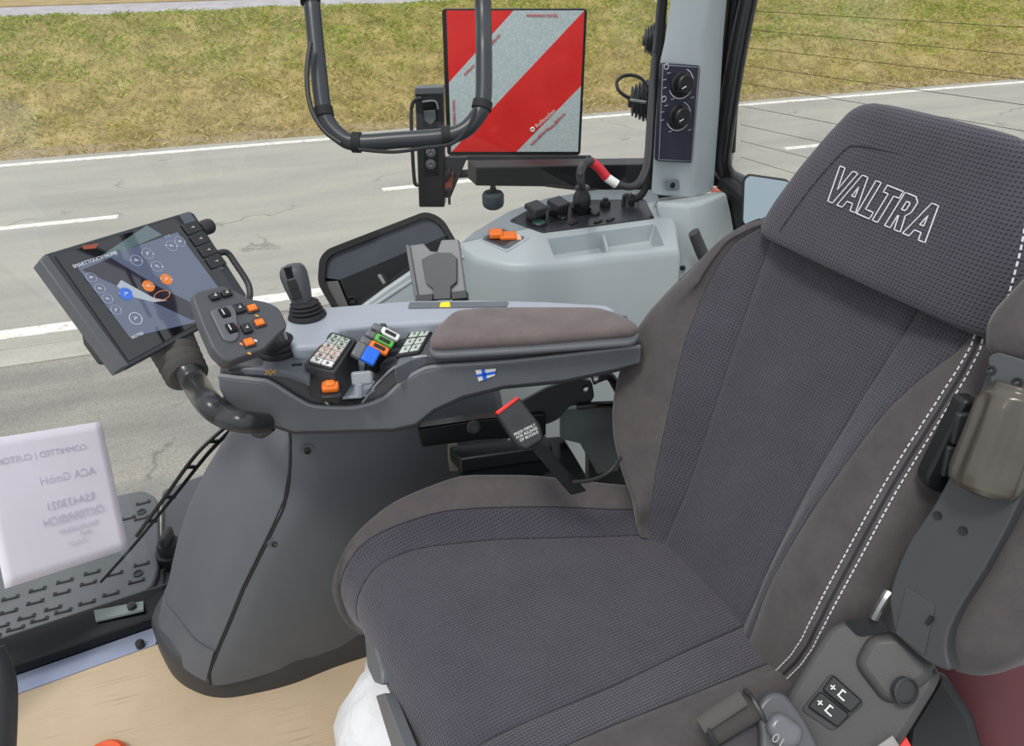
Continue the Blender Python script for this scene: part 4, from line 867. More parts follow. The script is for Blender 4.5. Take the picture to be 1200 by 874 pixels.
def pan(pxs, h, m_, name): return obj(name, prism(bmesh.new(), SPL.many(pxs, .002 + h), -SN * .0004), m_, gls)
pan([(90, 312), (208, 272), (262, 345), (254, 372), (152, 395)], .0006, UI_BG, 'screen_image')
pan([(118, 300), (172, 264), (190, 275), (128, 301)], .0008, UI_TEAL, 'screen_image')
pan([(96, 316), (130, 302), (186, 336), (240, 362), (226, 375), (160, 345)], .0010, UI_DK, 'screen_image')
pan([(96, 288), (116, 285), (112, 291), (98, 292)], .001, glow('screen_rust', (150, 70, 40)), 'screen_image')
pan([(137, 335), (142, 328), (180, 349), (196, 352), (180, 354), (150, 346)], .0012, glow('screen_pale', (170, 180, 190)), 'screen_image')
e1 = (SPL.at(222, 249) - SPL.at(50, 302)).normalized(); e2 = SN.cross(e1)
def sring(q, r, m_, fill=None):
    c = SPL.at(*q, .0042); b = bmesh.new(); ring(b, c, SN, r, .0005, e1, 26); o = obj('screen_icon', b, m_, gls)
    if fill:
        b = bmesh.new(); lathe(b, c - SN * .0006, SN, [(r * .95, 0), (0, .0002)], 24); obj('icon_fill', b, fill, o)
    b = bmesh.new(); box(b, c, r * .8, .0010, .0003, basis(SN, e1 + e2 * random.uniform(-1, 1))); box(b, c + e2 * r * .2, r * .45, .0009, .0003, basis(SN, e1 + e2 * random.uniform(-1, 1))); obj('icon_symbol', b, UI_W, o)
for q in ((107, 325), (117, 338), (126, 350), (136, 363)): sring(q, .0078, UI_RING)
sring((159, 373), .0100, UI_W)
for q in ((160, 305), (173, 297), (184, 312), (201, 288), (211, 283)): sring(q, .0095, UI_RING)
sring((148, 344), .0105, UI_BLUE, UI_BLUE); sring((174, 335), .0095, UI_OR, UI_OR); sring((195, 327), .0095, UI_OR, UI_OR)
b = bmesh.new(); c = SPL.at(190, 346, .0042); ring(b, c, SN, .015, .0006, e1, 24, .5); obj('screen_icon', b, UI_OR, gls)
text('screen_text', 'SMARTTOUCH HOME', SPL.at(112, 304, .0044), e1, SN, .0080, UI_W, gls, depth=.0002)
text('screen_text', 'NOTES', SPL.at(161, 393, .0044), e1, SN, .007, UI_W, gls, depth=.0002)
text('screen_text', '12:29', SPL.at(196, 277, .0044), e1, SN, .006, UI_RING, gls, depth=.0002)
# side keys
KS = [(224, 250), (262, 300), (288, 343)]
for i in range(4):
    x0, y0 = 213 + i * 9.3, 261 + i * 13.2
    q4 = [(x0, y0 + 2), (x0 + 17, y0 - 3.5), (x0 + 25.5, y0 + 8), (x0 + 8.5, y0 + 14)]
    o = plate('side_key', SPL, q4, .006, .006, CHAR, ts, r=.002, bev=.0012)
    c = SPL.at(x0 + 13, y0 + 5, .0068); b = bmesh.new(); box(b, c, .006, .001, .0005, basis(SN, e1)); box(b, c + e1 * .002, .001, .004, .0005, basis(SN, e1)); obj('key_symbol', b, WHITE, o)
plate('key_strip', SPL, [(210, 252), (222, 248), (258, 300), (262, 316), (250, 314)], .0025, .004, plastic('strip_grey', (92, 100, 108), .3), ts)
b = bmesh.new(); c = SPL.at(239, 267, -.006); lathe(b, c, e1, [(.012, -.01), (.014, 0), (.014, .014), (.012, .017), (0, .017)], 20); obj('rotary_knob', b, CHAR, ts)
b = bmesh.new(); tube(b, SPL.many([(255, 297), (266, 296), (276, 309), (291, 333), (292, 350), (284, 356)], -.002), .006, 8, 4); obj('grab_rim', b, CHAR, ts)
# arm with bellows (belongs to the armrest-mounted support)
ta = thing('terminal_arm', 'curved black arm with ribbed bellows carrying the touch screen', 'arm', AS.at(300, 490, -.03))
td = (SPL.at(196, 400) - CAM).dot(FWD * CP - UP * SP); A0 = pt(196, 394, td + .07); P0 = [A0, pt(205, 411, td + .045), pt(220, 441, td + .01)]
b = bmesh.new(); PB = crom(P0, 9); rad = []; rings = []
t0 = (P0[1] - P0[0]).normalized()
for i, p in enumerate(PB):
    t = (PB[min(i + 1, len(PB) - 1)] - PB[max(i - 1, 0)]).normalized(); x_, y_, _ = basis(t, RGT); q = (.039 - .008 * i / len(PB)) + (.003 if i % 2 else -.003)
    rings.append([p + x_ * q * math.cos(a * math.pi / 12) + y_ * q * math.sin(a * math.pi / 12) for a in range(24)])
loft(b, rings); obj('bellows', b, plastic('bellows_rubber', (80, 77, 73), .7), ta, sharp=25)
b = bmesh.new(); tube(b, [pt(219, 434, td + .01), pt(231, 453, td - .01), pt(244, 472, 1.09), pt(262, 487, 1.08), pt(285, 494, 1.06), pt(312, 496, 1.10)], lambda t: .022 - .007 * t, 16); obj('curved_arm', b, plastic('arm_black', (46, 48, 50), .28), ta)
b = bmesh.new(); tube(b, [pt(318, 500, 1.16), pt(306, 508, 1.17), pt(298, 505, 1.17)], .008, 10); obj('pivot_lever', b, CHAR, ta)

# ================================================================== SEAT MECHANISM between armrest and cushion
sm = thing('seat_adjuster', 'glossy black steel armrest carrier and boxes beside the seat', 'seat mechanism', (.5, .33, .45))
MPn = Plane((.5, .34, .6), AN + UP * .2)
plate('carrier_bar', MPn, [(489, 502), (560, 492), (640, 484), (640, 512), (560, 516), (494, 525)], .01, .03, GLOSS, sm, r=.006, bev=.003)
b = bmesh.new(); lathe(b, MPn.at(555, 500, .012), MPn.n, [(.012, 0), (.012, .003), (.008, .006), (.006, .004), (0, .004)], 18); obj('bolt', b, CHAR, sm)
plate('link_plate', MPn, [(600, 478), (640, 456), (676, 444), (694, 447), (697, 466), (690, 474), (668, 476), (654, 492), (640, 498), (604, 497)], .0, .012, BLK, sm, r=.006, bev=.002)
for q in ((687, 456), (699, 444)):
    b = bmesh.new(); lathe(b, MPn.at(*q, .004), MPn.n, [(.006, 0), (.006, .004), (.003, .006), (0, .006)], 14); obj('bolt', b, METAL, sm)
b = bmesh.new(); tube(b, MPn.many([(694, 446), (712, 440), (722, 452), (730, 470)], -.01), .008, 8); obj('cable', b, BLK, sm)
b = bmesh.new(); tube(b, MPn.many([(676, 476), (700, 474), (730, 473)], .004), .006, 8, 0); obj('rod', b, GLOSS, sm)
BX = Z(.53)
b = bmesh.new(); prism(b, [BX.at(538, 541), BX.at(552, 520), BX.at(660, 510), BX.at(690, 560), BX.at(640, 590), BX.at(545, 562)], UP * -.14); obj('black_box', b, GLOSS, sm, bev=.004)
b = bmesh.new(); prism(b, [Z(.56).at(526, 523), Z(.56).at(640, 510), Z(.56).at(648, 522), Z(.56).at(540, 538)], UP * -.03); obj('upper_rail', b, BLK, sm, bev=.003)
plate('side_plate', MPn, [(658, 480), (722, 476), (735, 520), (724, 552), (700, 556), (680, 520), (658, 515)], -.03, .02, plastic('slate_plate', (88, 96, 96), .45), sm, bev=.002)
plate('dark_housing', MPn, [(690, 500), (742, 500), (752, 574), (690, 574)], -.10, .03, BLK, sm)
b = bmesh.new(); tube(b, [pt(728, 535, 1.10), pt(715, 552, 1.10), pt(695, 562, 1.09), pt(670, 565, 1.08)], .003, 8); obj('cable', b, BLK, sm)
plate('foam_block', MPn, [(526, 524), (533, 519), (541, 542), (536, 552), (527, 552)], -.015, .05, plastic('foam_tan', (126, 120, 104), .8), sm)
# buckle
BK = Plane(pt(618, 497, 1.03), (AN * .8 + UP * .7))
bk = thing('belt_buckle', 'black seat belt buckle with red release button beside the seat', 'belt buckle', BK.at(640, 560))
plate('buckle_body', BK, [(581, 484), (608, 464), (634, 498), (638, 515), (616, 528), (604, 520)], 0, .022, plastic('buckle_black', (34, 34, 36), .5), bk, r=.006, bev=.004, seg=3)
plate('release_button', BK, [(580.5, 482.5), (606, 464), (609, 467), (584, 486)], .002, .018, RED, bk, bev=.0015)
plate('thumb_dip', BK, [(597, 490), (605, 483), (614, 489), (613, 498), (601, 500)], .0006, .001, BLK, bk, r=.005)
for i, s_ in enumerate(('PRESS FIRMLY', 'FOR RELEASE', 'OF BUCKLE')): 
    e = (BK.at(626, 500) - BK.at(608, 509)).normalized(); text('buckle_print', s_, BK.at(615 + i * 2.5, 503.5 + i * 3.8, .0008), e, BK.n, .0055, WHITE, bk, depth=.0001)
b = bmesh.new(); prism(b, [BK.at(622, 524, -.006), BK.at(637, 517, -.006), BK.at(666, 552, -.04), BK.at(688, 575, -.09), BK.at(670, 580, -.09), BK.at(648, 555, -.05)], -BK.n * .008); obj('buckle_strap', b, plastic('strap_black', (34, 35, 38), .6), bk, bev=.002)

# ================================================================== SEAT
seat = thing('driver_seat', 'dark grey knit and suede driver seat with stitched lettering on the headrest', 'seat', (.45, 0, 0))
def uvobj(name, rows, uvs, mat, parent, closed=False, **k):
    """grid mesh with a metric UV map"""
    b = bmesh.new(); ul = b.loops.layers.uv.new('UVMap'); R = [[b.verts.new(p) for p in r] for r in rows]
    for i in range(len(rows) - 1):
        for j in range(len(rows[0]) - 1):
            f = b.faces.new((R[i][j], R[i][j + 1], R[i + 1][j + 1], R[i + 1][j]))
            for l, (a, c) in zip(f.loops, ((i, j), (i, j + 1), (i + 1, j + 1), (i + 1, j))): l[ul].uv = uvs[a][c]
    return obj(name, b, mat, parent, **k)
# ---- backrest: cross-section controls (y, h) at height s
RB = math.radians(20); BO = V((.62, 0, .5)); BS = V((math.sin(RB), 0, math.cos(RB))); BN = V((-math.cos(RB), 0, math.sin(RB)))
def bpt(y, s, h): return BO + V((0, y, 0)) + BS * s + BN * h
WF = [(-.06, .08), (-.01, .115), (.02, .155), (.05, .195), (.09, .238), (.13, .268), (.18, .288), (.25, .296), (.31, .284), (.37, .256), (.42, .230), (.46, .210), (.49, .185), (.51, .16), (.53, .12)]
WN = [(-.06, .225), (0, .238), (.08, .25), (.17, .25), (.25, .245), (.32, .238), (.40, .232), (.46, .226), (.50, .205), (.53, .17)]
RGN = [(-.06, .170), (0, .184), (.04, .199), (.08, .204), (.17, .199), (.3, .193), (.4, .189), (.47, .184), (.50, .175), (.53, .15)]
CPf = [(0, .082), (.1, .085), (.3, .115), (.48, .140), (.53, .145)]; CPn = [(0, .100), (.1, .092), (.235, .088), (.36, .094), (.48, .102), (.53, .105)]
KNf = [(0, .108), (.1, .132), (.29, .186), (.40, .200), (.48, .188), (.53, .15)]; KNn = [(0, .125), (.08, .120), (.2, .122), (.37, .138), (.44, .160), (.485, .182), (.53, .15)]
HB = [(-.06, .02), (.0, .034), (.06, .052), (.1, .060), (.3, .052), (.42, .03), (.5, .006), (.53, 0)]
def bsec(s):
    hb = sinterp(HB, s, .04); out = []
    for sg, CPt, KNt in ((1, CPf, KNf), (-1, CPn, KNn)):
        W = sinterp(WF if sg == 1 else WN, s, .025); kn_ = min(sinterp(KNt, s, .03), W - .02); cp_ = min(sinterp(CPt, s, .03), kn_ - .02)
        rg = max((W - .045) if sg == 1 else sinterp(RGN, s, .03), kn_ + .006)
        out.append([(0, 0), (cp_ * .55, .0), (cp_, .002 + hb * .08), (kn_, hb * .62), (rg, hb), ((rg + W) / 2 + .006, hb * .86), (W, hb * .3), (W + .004, -.03), (W - .012, -.075), (W - .05, -.10), (0, -.11)])
    return out
NSS = 90; half = {1: [], -1: []}
S0 = -.012; SS = [S0 + (.53 - S0) * i / NSS for i in range(NSS + 1)]
SUB = 8
for s in SS:
    sec = bsec(s)
    for sg, pts_ in ((1, sec[0]), (-1, sec[1])):
        P = [V((y * sg, h, 0)) for y, h in pts_]
        P = crom([V((-P[1].x, P[1].y, 0))] + P, SUB)[SUB:]
        half[sg].append(P)
def groove(P, idxs, d=.0035):
    out = []
    for k, p in enumerate(P):
        g_ = sum(math.exp(-((k - i * SUB) / .9) ** 2) for i in idxs); out.append(V((p.x, p.y - d * g_, 0)))
    return out
for sg in (1, -1): half[sg] = [groove(P, (2, 3)) for P in half[sg]]
def seg_rows(sg, k0, k1): return [[bpt(P[k].x, s, P[k].y) for k in range(k0, k1 + 1)] for P, s in zip(half[sg], SS)], [[(P[k].x, s) for k in range(k0, k1 + 1)] for P, s in zip(half[sg], SS)]
i2, i3, iend = 2 * SUB, 3 * SUB, 10 * SUB
ra, ua = seg_rows(-1, 0, i2); rb, ub_ = seg_rows(1, 0, i2)
rows = [a[::-1] + c[1:] for a, c in zip(ra, rb)]; uvs = [a[::-1] + c[1:] for a, c in zip(ua, ub_)]
uvobj('backrest_panel', rows, uvs, KNIT, seat, sharp=0)
for sg in (1, -1):
    r_, u_ = seg_rows(sg, i2, i3); uvobj('knit_strip', r_, u_, KNIT, seat, sharp=0)
    r_, u_ = seg_rows(sg, i3, iend); o = uvobj('side_bolster', r_, u_, SUEDE, seat, sharp=0)
def bline(sg, kf, s0, s1, n=50, lift=.001):
    out = []
    for i in range(n + 1):
        s = s0 + (s1 - s0) * i / n; u = max(0, (s - S0) / (.53 - S0) * NSS); a = min(int(u), NSS - 1); f = u - a
        k0 = int(kf); g_ = kf - k0
        def P(a_): return half[sg][a_][k0] * (1 - g_) + half[sg][a_][min(k0 + 1, iend)] * g_
        p = P(a) * (1 - f) + P(a + 1) * f; out.append(bpt(p.x, s, p.y + lift))
    return out
for sg in (1, -1):
    for kf in (i2, i3):
        b = bmesh.new(); tube(b, bline(sg, kf, -.01, .515, 50, -.0008), .0013, 5, 0); obj('seam', b, SEAM, seat)
def dashes(path, step=.0085, duty=.62, r=.0011, name='stitching', mat=STITCH, parent=None, nrm=None):
    b = bmesh.new(); acc = 0; pos = [0]
    for a, c in zip(path, path[1:]): pos.append(pos[-1] + (c - a).length)
    def at(d):
        for i in range(len(pos) - 1):
            if d <= pos[i + 1]: return path[i] + (path[i + 1] - path[i]) * ((d - pos[i]) / max(pos[i + 1] - pos[i], 1e-9))
        return path[-1]
    d = 0
    while d < pos[-1] - step:
        tube(b, [at(d), at(d + step * duty)], r, 5, 0); d += step
    return obj(name, b, mat, parent)
for sg in (1, -1):
    if sg == -1: dashes(bline(sg, 4.0 * SUB, .0, .49, 120, .0012), r=.0009, step=.0075, parent=seat)
    dashes(bline(sg, (4.42 if sg == -1 else 6.0) * SUB, .0, .49, 120, .001), r=.0009 if sg == -1 else .0005, step=.0075, parent=seat)
    b = bmesh.new(); tube(b, bline(sg, (4.21 if sg == -1 else 5.7) * SUB, -.02, .5, 60, -.0008), .0022, 6, 0); obj('piping', b, SEAM, seat)
# ---- headrest
HWt = [(.485, .176), (.50, .178), (.53, .173), (.58, .158), (.63, .138), (.665, .120), (.69, .108)]
HC = .027
def hsec(s, n=72):
    W = sinterp(HWt, s, .008); out = []
    t = (s - .485) / .2
    dep = .075
    for k in range(n):
        a = 2 * math.pi * k / n; c_, s_ = math.cos(a), math.sin(a)
        y = math.copysign(abs(c_) ** .42, c_) * W; h = math.copysign(abs(s_) ** .62, s_)
        h = .030 * h if h > 0 else dep * h
        out.append((y - HC, h + .012 - .004 * (y / W) ** 2))
    return out
hs = [.480, .482, .487, .495] + [.505 + .165 * i / 30 for i in range(31)]
rows, uvs = [], []
def hring(s, f, ds=0, dh=0):
    return [bpt((y + HC) * f - HC, s + ds, (h + .02) * f - .02 + dh) for y, h in hsec(s)], [(y, s + h * .3) for y, h in hsec(s)]
for s, f in [(.482, .80), (.483, .93), (.487, .985), (.495, 1.0)] + [(.505 + .157 * i / 30, 1.0) for i in range(31)] + [(.668, .985), (.673, .96), (.677, .92), (.680, .86), (.682, .75), (.683, .5), (.683, .1)]:
    r_, u_ = hring(s, f); rows.append(r_ + [r_[0]]); uvs.append(u_ + [u_[0]])
hr = uvobj('headrest', rows, uvs, KNIT, seat, sharp=0)
def hfront(y, s, lift=.0):
    W = sinterp(HWt, s, .008); yy = min(abs((y + HC) / W), .999); c_ = yy ** (1 / .42); s_ = math.sqrt(max(0, 1 - c_ * c_)); h = .030 * s_ ** .62
    return bpt(y, s, h + .012 - .004 * ((y) / W) ** 2 + lift)
b = bmesh.new(); tube(b, [hfront(*q, .0002) for q in ((-.145, .500), (-.138, .55), (-.124, .612), (-.115, .630), (-.098, .637), (.02, .630), (.045, .627), (.060, .618), (.084, .56), (.100, .500))], .0006, 5, 3); obj('seam', b, SEAM, seat)
for yy, in ((-.178,), (-.190,)):
    pass
dashes([bpt(y, s, h) for y, s, h in ((-.186, .498, .022), (-.181, .53, .022), (-.166, .58, .022), (-.145, .63, .020), (-.13, .66, .018))] and crom([hfront(-HC - (sinterp(HWt, s, .008)) * .965, s, .001) for s in (.495, .52, .55, .58, .61, .64, .665)], 10), parent=seat)
dashes(crom([bpt(-HC - sinterp(HWt, s, .008) * .999, s, .008) for s in (.495, .52, .55, .58, .61, .64, .665)], 10), parent=seat)
# embroidered lettering (outlined letters)
LET = {'V': ([(0, 1), (.24, 1), (.42, .38), (.60, 1), (.84, 1), (.52, 0), (.30, 0)], .84), 'A': ([(0, 0), (.30, 1), (.54, 1), (.84, 0), (.60, 0), (.54, .2), (.30, .2), (.24, 0)], .84), 'L': ([(0, 0), (0, 1), (.22, 1), (.22, .2), (.55, .2), (.55, 0)], .58), 'T': ([(0, 1), (0, .8), (.2, .8), (.2, 0), (.42, 0), (.42, .8), (.64, .8), (.64, 1)], .66),
       'R': ([(0, 0), (0, 1), (.42, 1), (.58, .88), (.58, .58), (.46, .44), (.62, 0), (.38, 0), (.25, .38), (.22, .38), (.22, 0)], .66)}
HOLE = {'A': [(.35, .38), (.49, .38), (.42, .68)], 'R': [(.22, .56), (.22, .8), (.34, .8), (.37, .76), (.37, .6), (.34, .56)]}
gap = .05; tot = sum(LET[c][1] for c in 'VALTRA') - .16 * 3 + gap * 5
P0t = V((.062, .613)); P1t = V((-.115, .592))   # (y, s) of the word's baseline-ish ends
x = 0; Hh = .043; 
words = bmesh.new(); N0 = None
wx = -.150
for i, ch in enumerate('VALTRA'):
    pts_, adv = LET[ch]
    for poly in [pts_] + ([HOLE[ch]] if ch in HOLE else []):
        path = []
        for (a, c_) in poly + [poly[0]]:
            gx = (x + a + c_ * .12) / (tot + .12); y = .058 + wx * gx; s = .557 + Hh * c_ * (1 - .06 * gx) - .005 * gx
            path.append(hfront(y, s, .0012))
        P2 = []
        for a_, b_ in zip(path, path[1:]): P2 += [a_, a_ + (b_ - a_) / 3, a_ + (b_ - a_) * 2 / 3]
        tube(words, P2 + [path[-1]], .00072, 5, 0)
    x += adv + gap - (.16 if (ch == 'V' or 'VALTRA'[i + 1:i + 2] == 'T' or ch == 'T' and False) else 0)
obj('embroidered_lettering', words, STITCH, seat, label='white outlined stitched lettering')
# back shell
rows = [[bpt(y * f, s, -.10 - .03 * (1 - abs(y) / .25)) for y in [(-.22 + .44 * k / 20) for k in range(21)]] for s, f in ((-.05, .9), (.1, 1.1), (.3, 1.05), (.5, .75), (.66, .55))]
b = bmesh.new(); loft(b, rows, closed=False, caps=False); o = obj('back_shell', b, CHAR, seat, sharp=0); m_ = o.modifiers.new('t', 'SOLIDIFY'); m_.thickness = .02
# ---- cushion
ST = [(.70, .485, 0), (.64, .492, 0), (.55, .498, 0), (.45, .505, 0), (.36, .512, 0), (.28, .517, 5), (.225, .515, 18), (.185, .503, 38), (.160, .482, 60), (.148, .455, 80), (.148, .425, 100), (.158, .39, 110), (.178, .36, 115)]   # x, z, tilt
FY = {'pf': [(.148, .215), (.185, .235), (.26, .228), (.38, .195), (.52, .14), (.66, .085)], 'sf': [(.148, .262), (.185, .275), (.31, .262), (.45, .21), (.58, .155), (.66, .13)], 'rf': [(.148, .268), (.17, .288), (.25, .318), (.36, .320), (.45, .285), (.52, .25), (.58, .22), (.66, .19)],
      'pn': [(.148, .095), (.26, .102), (.38, .105), (.52, .10), (.66, .10)], 'sn': [(.148, .15), (.26, .155), (.45, .165), (.60, .170), (.66, .172)], 'rn': [(.148, .215), (.20, .235), (.40, .24), (.6, .225), (.66, .215)]}
RIM = [(.15, .010), (.22, .026), (.36, .048), (.48, .046), (.58, .034), (.66, .02)]
path = crom([V((x_, 0, z_)) for x_, z_, _ in ST], 8); tl_ = []
crows = {1: [], -1: []}
for i, p in enumerate(path):
    t = (path[min(i + 1, len(path) - 1)] - path[max(i - 1, 0)]).normalized(); n_ = V((t.z, 0, -t.x))   # outward (up) normal
    if n_.z < 0 and p.x > .3: n_ = -n_
    xq = max(p.x, .148)
    rim = sinterp(RIM, p.x); fade = 1
    for sg, a_, c_, e_ in ((1, 'pf', 'sf', 'rf'), (-1, 'pn', 'sn', 'rn')):
        py, sy, ry = (sinterp(FY[q], xq) for q in (a_, c_, e_)); rm_ = rim if sg == 1 else rim * .45
        shrink = 1 - .10 * max(0, (.45 - p.z) / .1) if p.x < .3 else 1
        pts_ = [(0, -.002), (py * .55, -.001), (py, .001), (sy, .006 + rm_ * .55), ((sy + ry) / 2, .010 + rm_), (ry - .008, .004 + rm_ * .8), (ry, -.018), (ry - .006, -.06), (ry - .03, -.10)]
        P = [V((y * sg * shrink, h, 0)) for y, h in pts_]; P = crom([V((-P[1].x, P[1].y, 0))] + P, SUB)[SUB:]
        P = groove(P, (2, 3), .0025)
        crows[sg].append([V((p.x, q.x, p.z)) + n_ * q.y for q in P])
arc = [0]
for a, c in zip(path, path[1:]): arc.append(arc[-1] + (c - a).length)
ce = 8 * SUB
def cseg(sg, k0, k1): return [r_[k0:k1 + 1] for r_ in crows[sg]], [[(p.y, arc[i]) for p in r_[k0:k1 + 1]] for i, r_ in enumerate(crows[sg])]
ra, ua = cseg(-1, 0, i2); rb, ub_ = cseg(1, 0, i2)
uvobj('cushion_panel', [a[::-1] + c[1:] for a, c in zip(ra, rb)], [a[::-1] + c[1:] for a, c in zip(ua, ub_)], KNIT, seat, sharp=0)
for sg in (1, -1):
    r_, u_ = cseg(sg, i2, i3); uvobj('knit_strip', r_, u_, KNIT, seat, sharp=0)
    r_, u_ = cseg(sg, i3, ce); uvobj('cushion_side', r_, u_, SUEDE, seat, sharp=0)
    for kf in (i2, i3):
        b = bmesh.new(); tube(b, [r_[kf] for r_ in crows[sg]], .0013, 5, 0); obj('seam', b, SEAM, seat)
    rim_path = [r_[5 * SUB + 2] + UP * .001 for r_ in crows[sg]][8:60]
    dashes(rim_path, .0075, .6, .0009, parent=seat)
# faint quilting lines on the cushion panel and backrest
def csurf(x_, y_):
    i = min(range(len(path)), key=lambda k: abs(path[k].x - x_) + (0 if path[k].z > .48 else 9)); sg = 1 if y_ >= 0 else -1
    r_ = crows[sg][i]; k = min(range(i2 + 1), key=lambda q: abs(r_[q].y - y_)); return V((x_, y_, r_[k].z))
QL = plastic('quilt_seam', (76, 74, 80), .95)
QZ = Z(.508)
for ql in ([(507, 650), (552, 747), (572, 790), (566, 834)], [(576, 645), (609, 702), (640, 765), (639, 801)], [(629, 633), (673, 702), (703, 745), (704, 781)], [(694, 637), (742, 690), (763, 735), (763, 761)]):
    pq = crom([QZ.at(*q) for q in ql], 5); b = bmesh.new(); tube(b, [csurf(p.x, p.y) - UP * .0004 for p in pq], .0007, 5, 0); obj('quilt_seam', b, QL, seat)
# seat pan and levers under the cushion front
b = bmesh.new(); loft(b, [[V((.21, -.19, z_)), V((.21, .24, z_)), V((.62, .24, z_)), V((.62, -.19, z_))] for z_ in (.25, .42)]); obj('seat_pan', b, BLK, seat, bev=.01)
b = bmesh.new(); loft(b, [[V((.26, -.14, z_)), V((.26, .18, z_)), V((.58, .18, z_)), V((.58, -.14, z_))] for z_ in (0.0, .26)]); obj('pedestal', b, BLK, seat, bev=.01)
LPn = Plane((.115, .08, .38), (-.9, .15, .3))
plate('adjust_lever', LPn, [(427, 745), (436, 742), (447, 785), (447, 803), (438, 800), (430, 782)], .0, .016, plastic('lever_slate', (98, 102, 106), .4), seat, r=.006, bev=.003)
plate('adjust_lever', LPn, [(440, 815), (450, 812), (476, 880), (466, 900)], .0, .016, plastic('lever_slate_b', (96, 100, 104), .4), seat, r=.006, bev=.003)
# plastic wrap
wr = bmesh.new(); rings = []
for z_, r0_ in ((.0, .17), (.05, .19), (.12, .215), (.2, .225), (.27, .215), (.32, .19), (.35, .16)):
    rings.append([V((.29 + (r0_ + .012 * math.sin(k * 5 * math.pi / 24) + .008 * math.sin(k * 1.7 + z_ * 40)) * math.cos(k * math.pi / 24), .085 + 1.05 * (r0_ + .01 * math.sin(k * 7 * math.pi / 24)) * math.sin(k * math.pi / 24), z_ + .004 * math.sin(k * 2))) for k in range(48)])
loft(wr, rings)
WR = NT('wrap_film'); WR.b.inputs['Base Color'].default_value = lin((222, 222, 224)); WR.b.inputs['Roughness'].default_value = .55
c_ = WR.n('TexCoord'); n_ = WR.n('TexNoise', i_Scale=30.0, i_Detail=5.0); WR.l(c_.outputs['Object'], n_.inputs['Vector']); WR.bump(n_.outputs[0], .006)
tag(obj('plastic_wrap', wr, WR.m, sharp=0), 'crumpled white protective wrap around the seat suspension', 'plastic wrap')

# ================================================================== FOLDED LEFT ARMREST and control box (parts of their own things)
fa = thing('folded_armrest', 'dark grey left armrest folded up beside the backrest', 'armrest', bpt(-.30, .12, .02))
FA = Plane(bpt(-.3, .2, .07), BN)
ARM = [(1041, 700), (1050, 668), (1066, 632), (1092, 596), (1112, 560), (1130, 505), (1158, 432), (1215, 440), (1215, 560), (1200, 574), (1176, 625), (1150, 672), (1124, 712), (1110, 742), (1108, 765), (1116, 789), (1086, 777), (1047, 742)]
plate('armrest_shell', FA, ARM, 0, .05, plastic('armrest_shell', (64, 66, 69), .45), fa, r=.01, bev=.012, seg=4)
PADF = [(1112, 790), (1105, 750), (1118, 715), (1160, 655), (1205, 570), (1260, 560), (1260, 700), (1215, 765), (1190, 782), (1150, 796)]
pts_ = rnd(FA.many(PADF, -.03), .03, 5); pc_ = sum(pts_, V()) / len(pts_); b = bmesh.new()
loft(b, [[pc_ + (p - pc_) * s_ + BN * h for p in pts_] for s_, h in ((.9, -.06), (1, -.045), (1, -.02), (.985, -.008), (.95, .002), (.85, .010), (.6, .014), (.2, .015))]); obj('armrest_pad', b, SUEDE, fa, sharp=0)
pts_ = rnd(FA.many([(1158, 420), (1160, 380), (1172, 360), (1230, 300), (1260, 440)], -.005), .02, 5); pc_ = sum(pts_, V()) / len(pts_); b = bmesh.new()
loft(b, [[pc_ + (p - pc_) * s_ + BN * h for p in pts_] for s_, h in ((.9, -.07), (1, -.05), (1, -.01), (.97, .004), (.9, .012), (.6, .018), (.2, .02))]); obj('armrest_pad', b, SUEDE, fa, sharp=0)
plate('collar', FA, [(1157, 418), (1168, 412), (1215, 426), (1215, 478), (1160, 450)], .014, .04, plastic('collar_grey', (74, 77, 80), .45), fa, r=.006, bev=.006, seg=3)
for q in ((1161, 434), (1192, 448)):
    b = bmesh.new(); lathe(b, FA.at(*q, .0145), BN, [(.005, -.003), (.005, .0004), (.003, .0006), (0, -.002)], 14); obj('screw', b, BLK, fa)
# twist grip
b0, b1 = FA.at(1150, 574, .012), FA.at(1194, 455, .012); gd = (b1 - b0).normalized(); gl_ = (b1 - b0).length; gx, gy, gz = basis(gd, V((0, -1, 0)))
b = bmesh.new(); rings = []
for t, r_ in ((-.02, .018), (0, .027), (.05, .031), (.15, .033), (.8, .031), (.92, .027), (.97, .022), (1.02, .021)):
    ring_ = []
    for k in range(60):
        a = 2 * math.pi * k / 60; fl_ = .0075 * (max(0, math.cos(a * 6)) ** .8) * math.sin(min(max((t - .02) / .9, 0), 1) * math.pi) ** .4 if 0 < t < .95 else 0
        q = r_ - fl_; ring_.append(b0 + gd * gl_ * t + gx * q * math.cos(a) + gy * q * math.sin(a))
    rings.append(ring_)
rr_ = []
for a_, c_ in zip(rings, rings[1:]):
    for k in range(5): rr_.append([p + (q - p) * k / 5 for p, q in zip(a_, c_)])
loft(b, rr_ + [rings[-1]]); obj('twist_grip', b, PEWTER, fa, sharp=0, label='shiny fluted twist grip')
plate('grip_recess', FA, [(1116, 560), (1140, 470), (1158, 452), (1200, 470), (1185, 580), (1172, 586), (1140, 580)], .001, .002, BLK, fa, r=.008)
plate('access_panel', FA, [(1062, 687), (1095, 710), (1083, 768), (1049, 742)], .0015, .002, plastic('panel_shell', (66, 70, 73), .45), fa, bev=.0005)
b = bmesh.new(); box(b, FA.at(1089, 727, .003), .004, .010, .003, basis(BN, V((0, 1, 0)))); obj('latch', b, BLK, fa)
for q in ((1128, 622), (1098, 604)):
    b = bmesh.new(); lathe(b, FA.at(*q, .001), BN, [(.0045, -.003), (.0045, .0005), (.003, .0002), (0, .0002)], 18); obj('screw', b, BLK, fa)
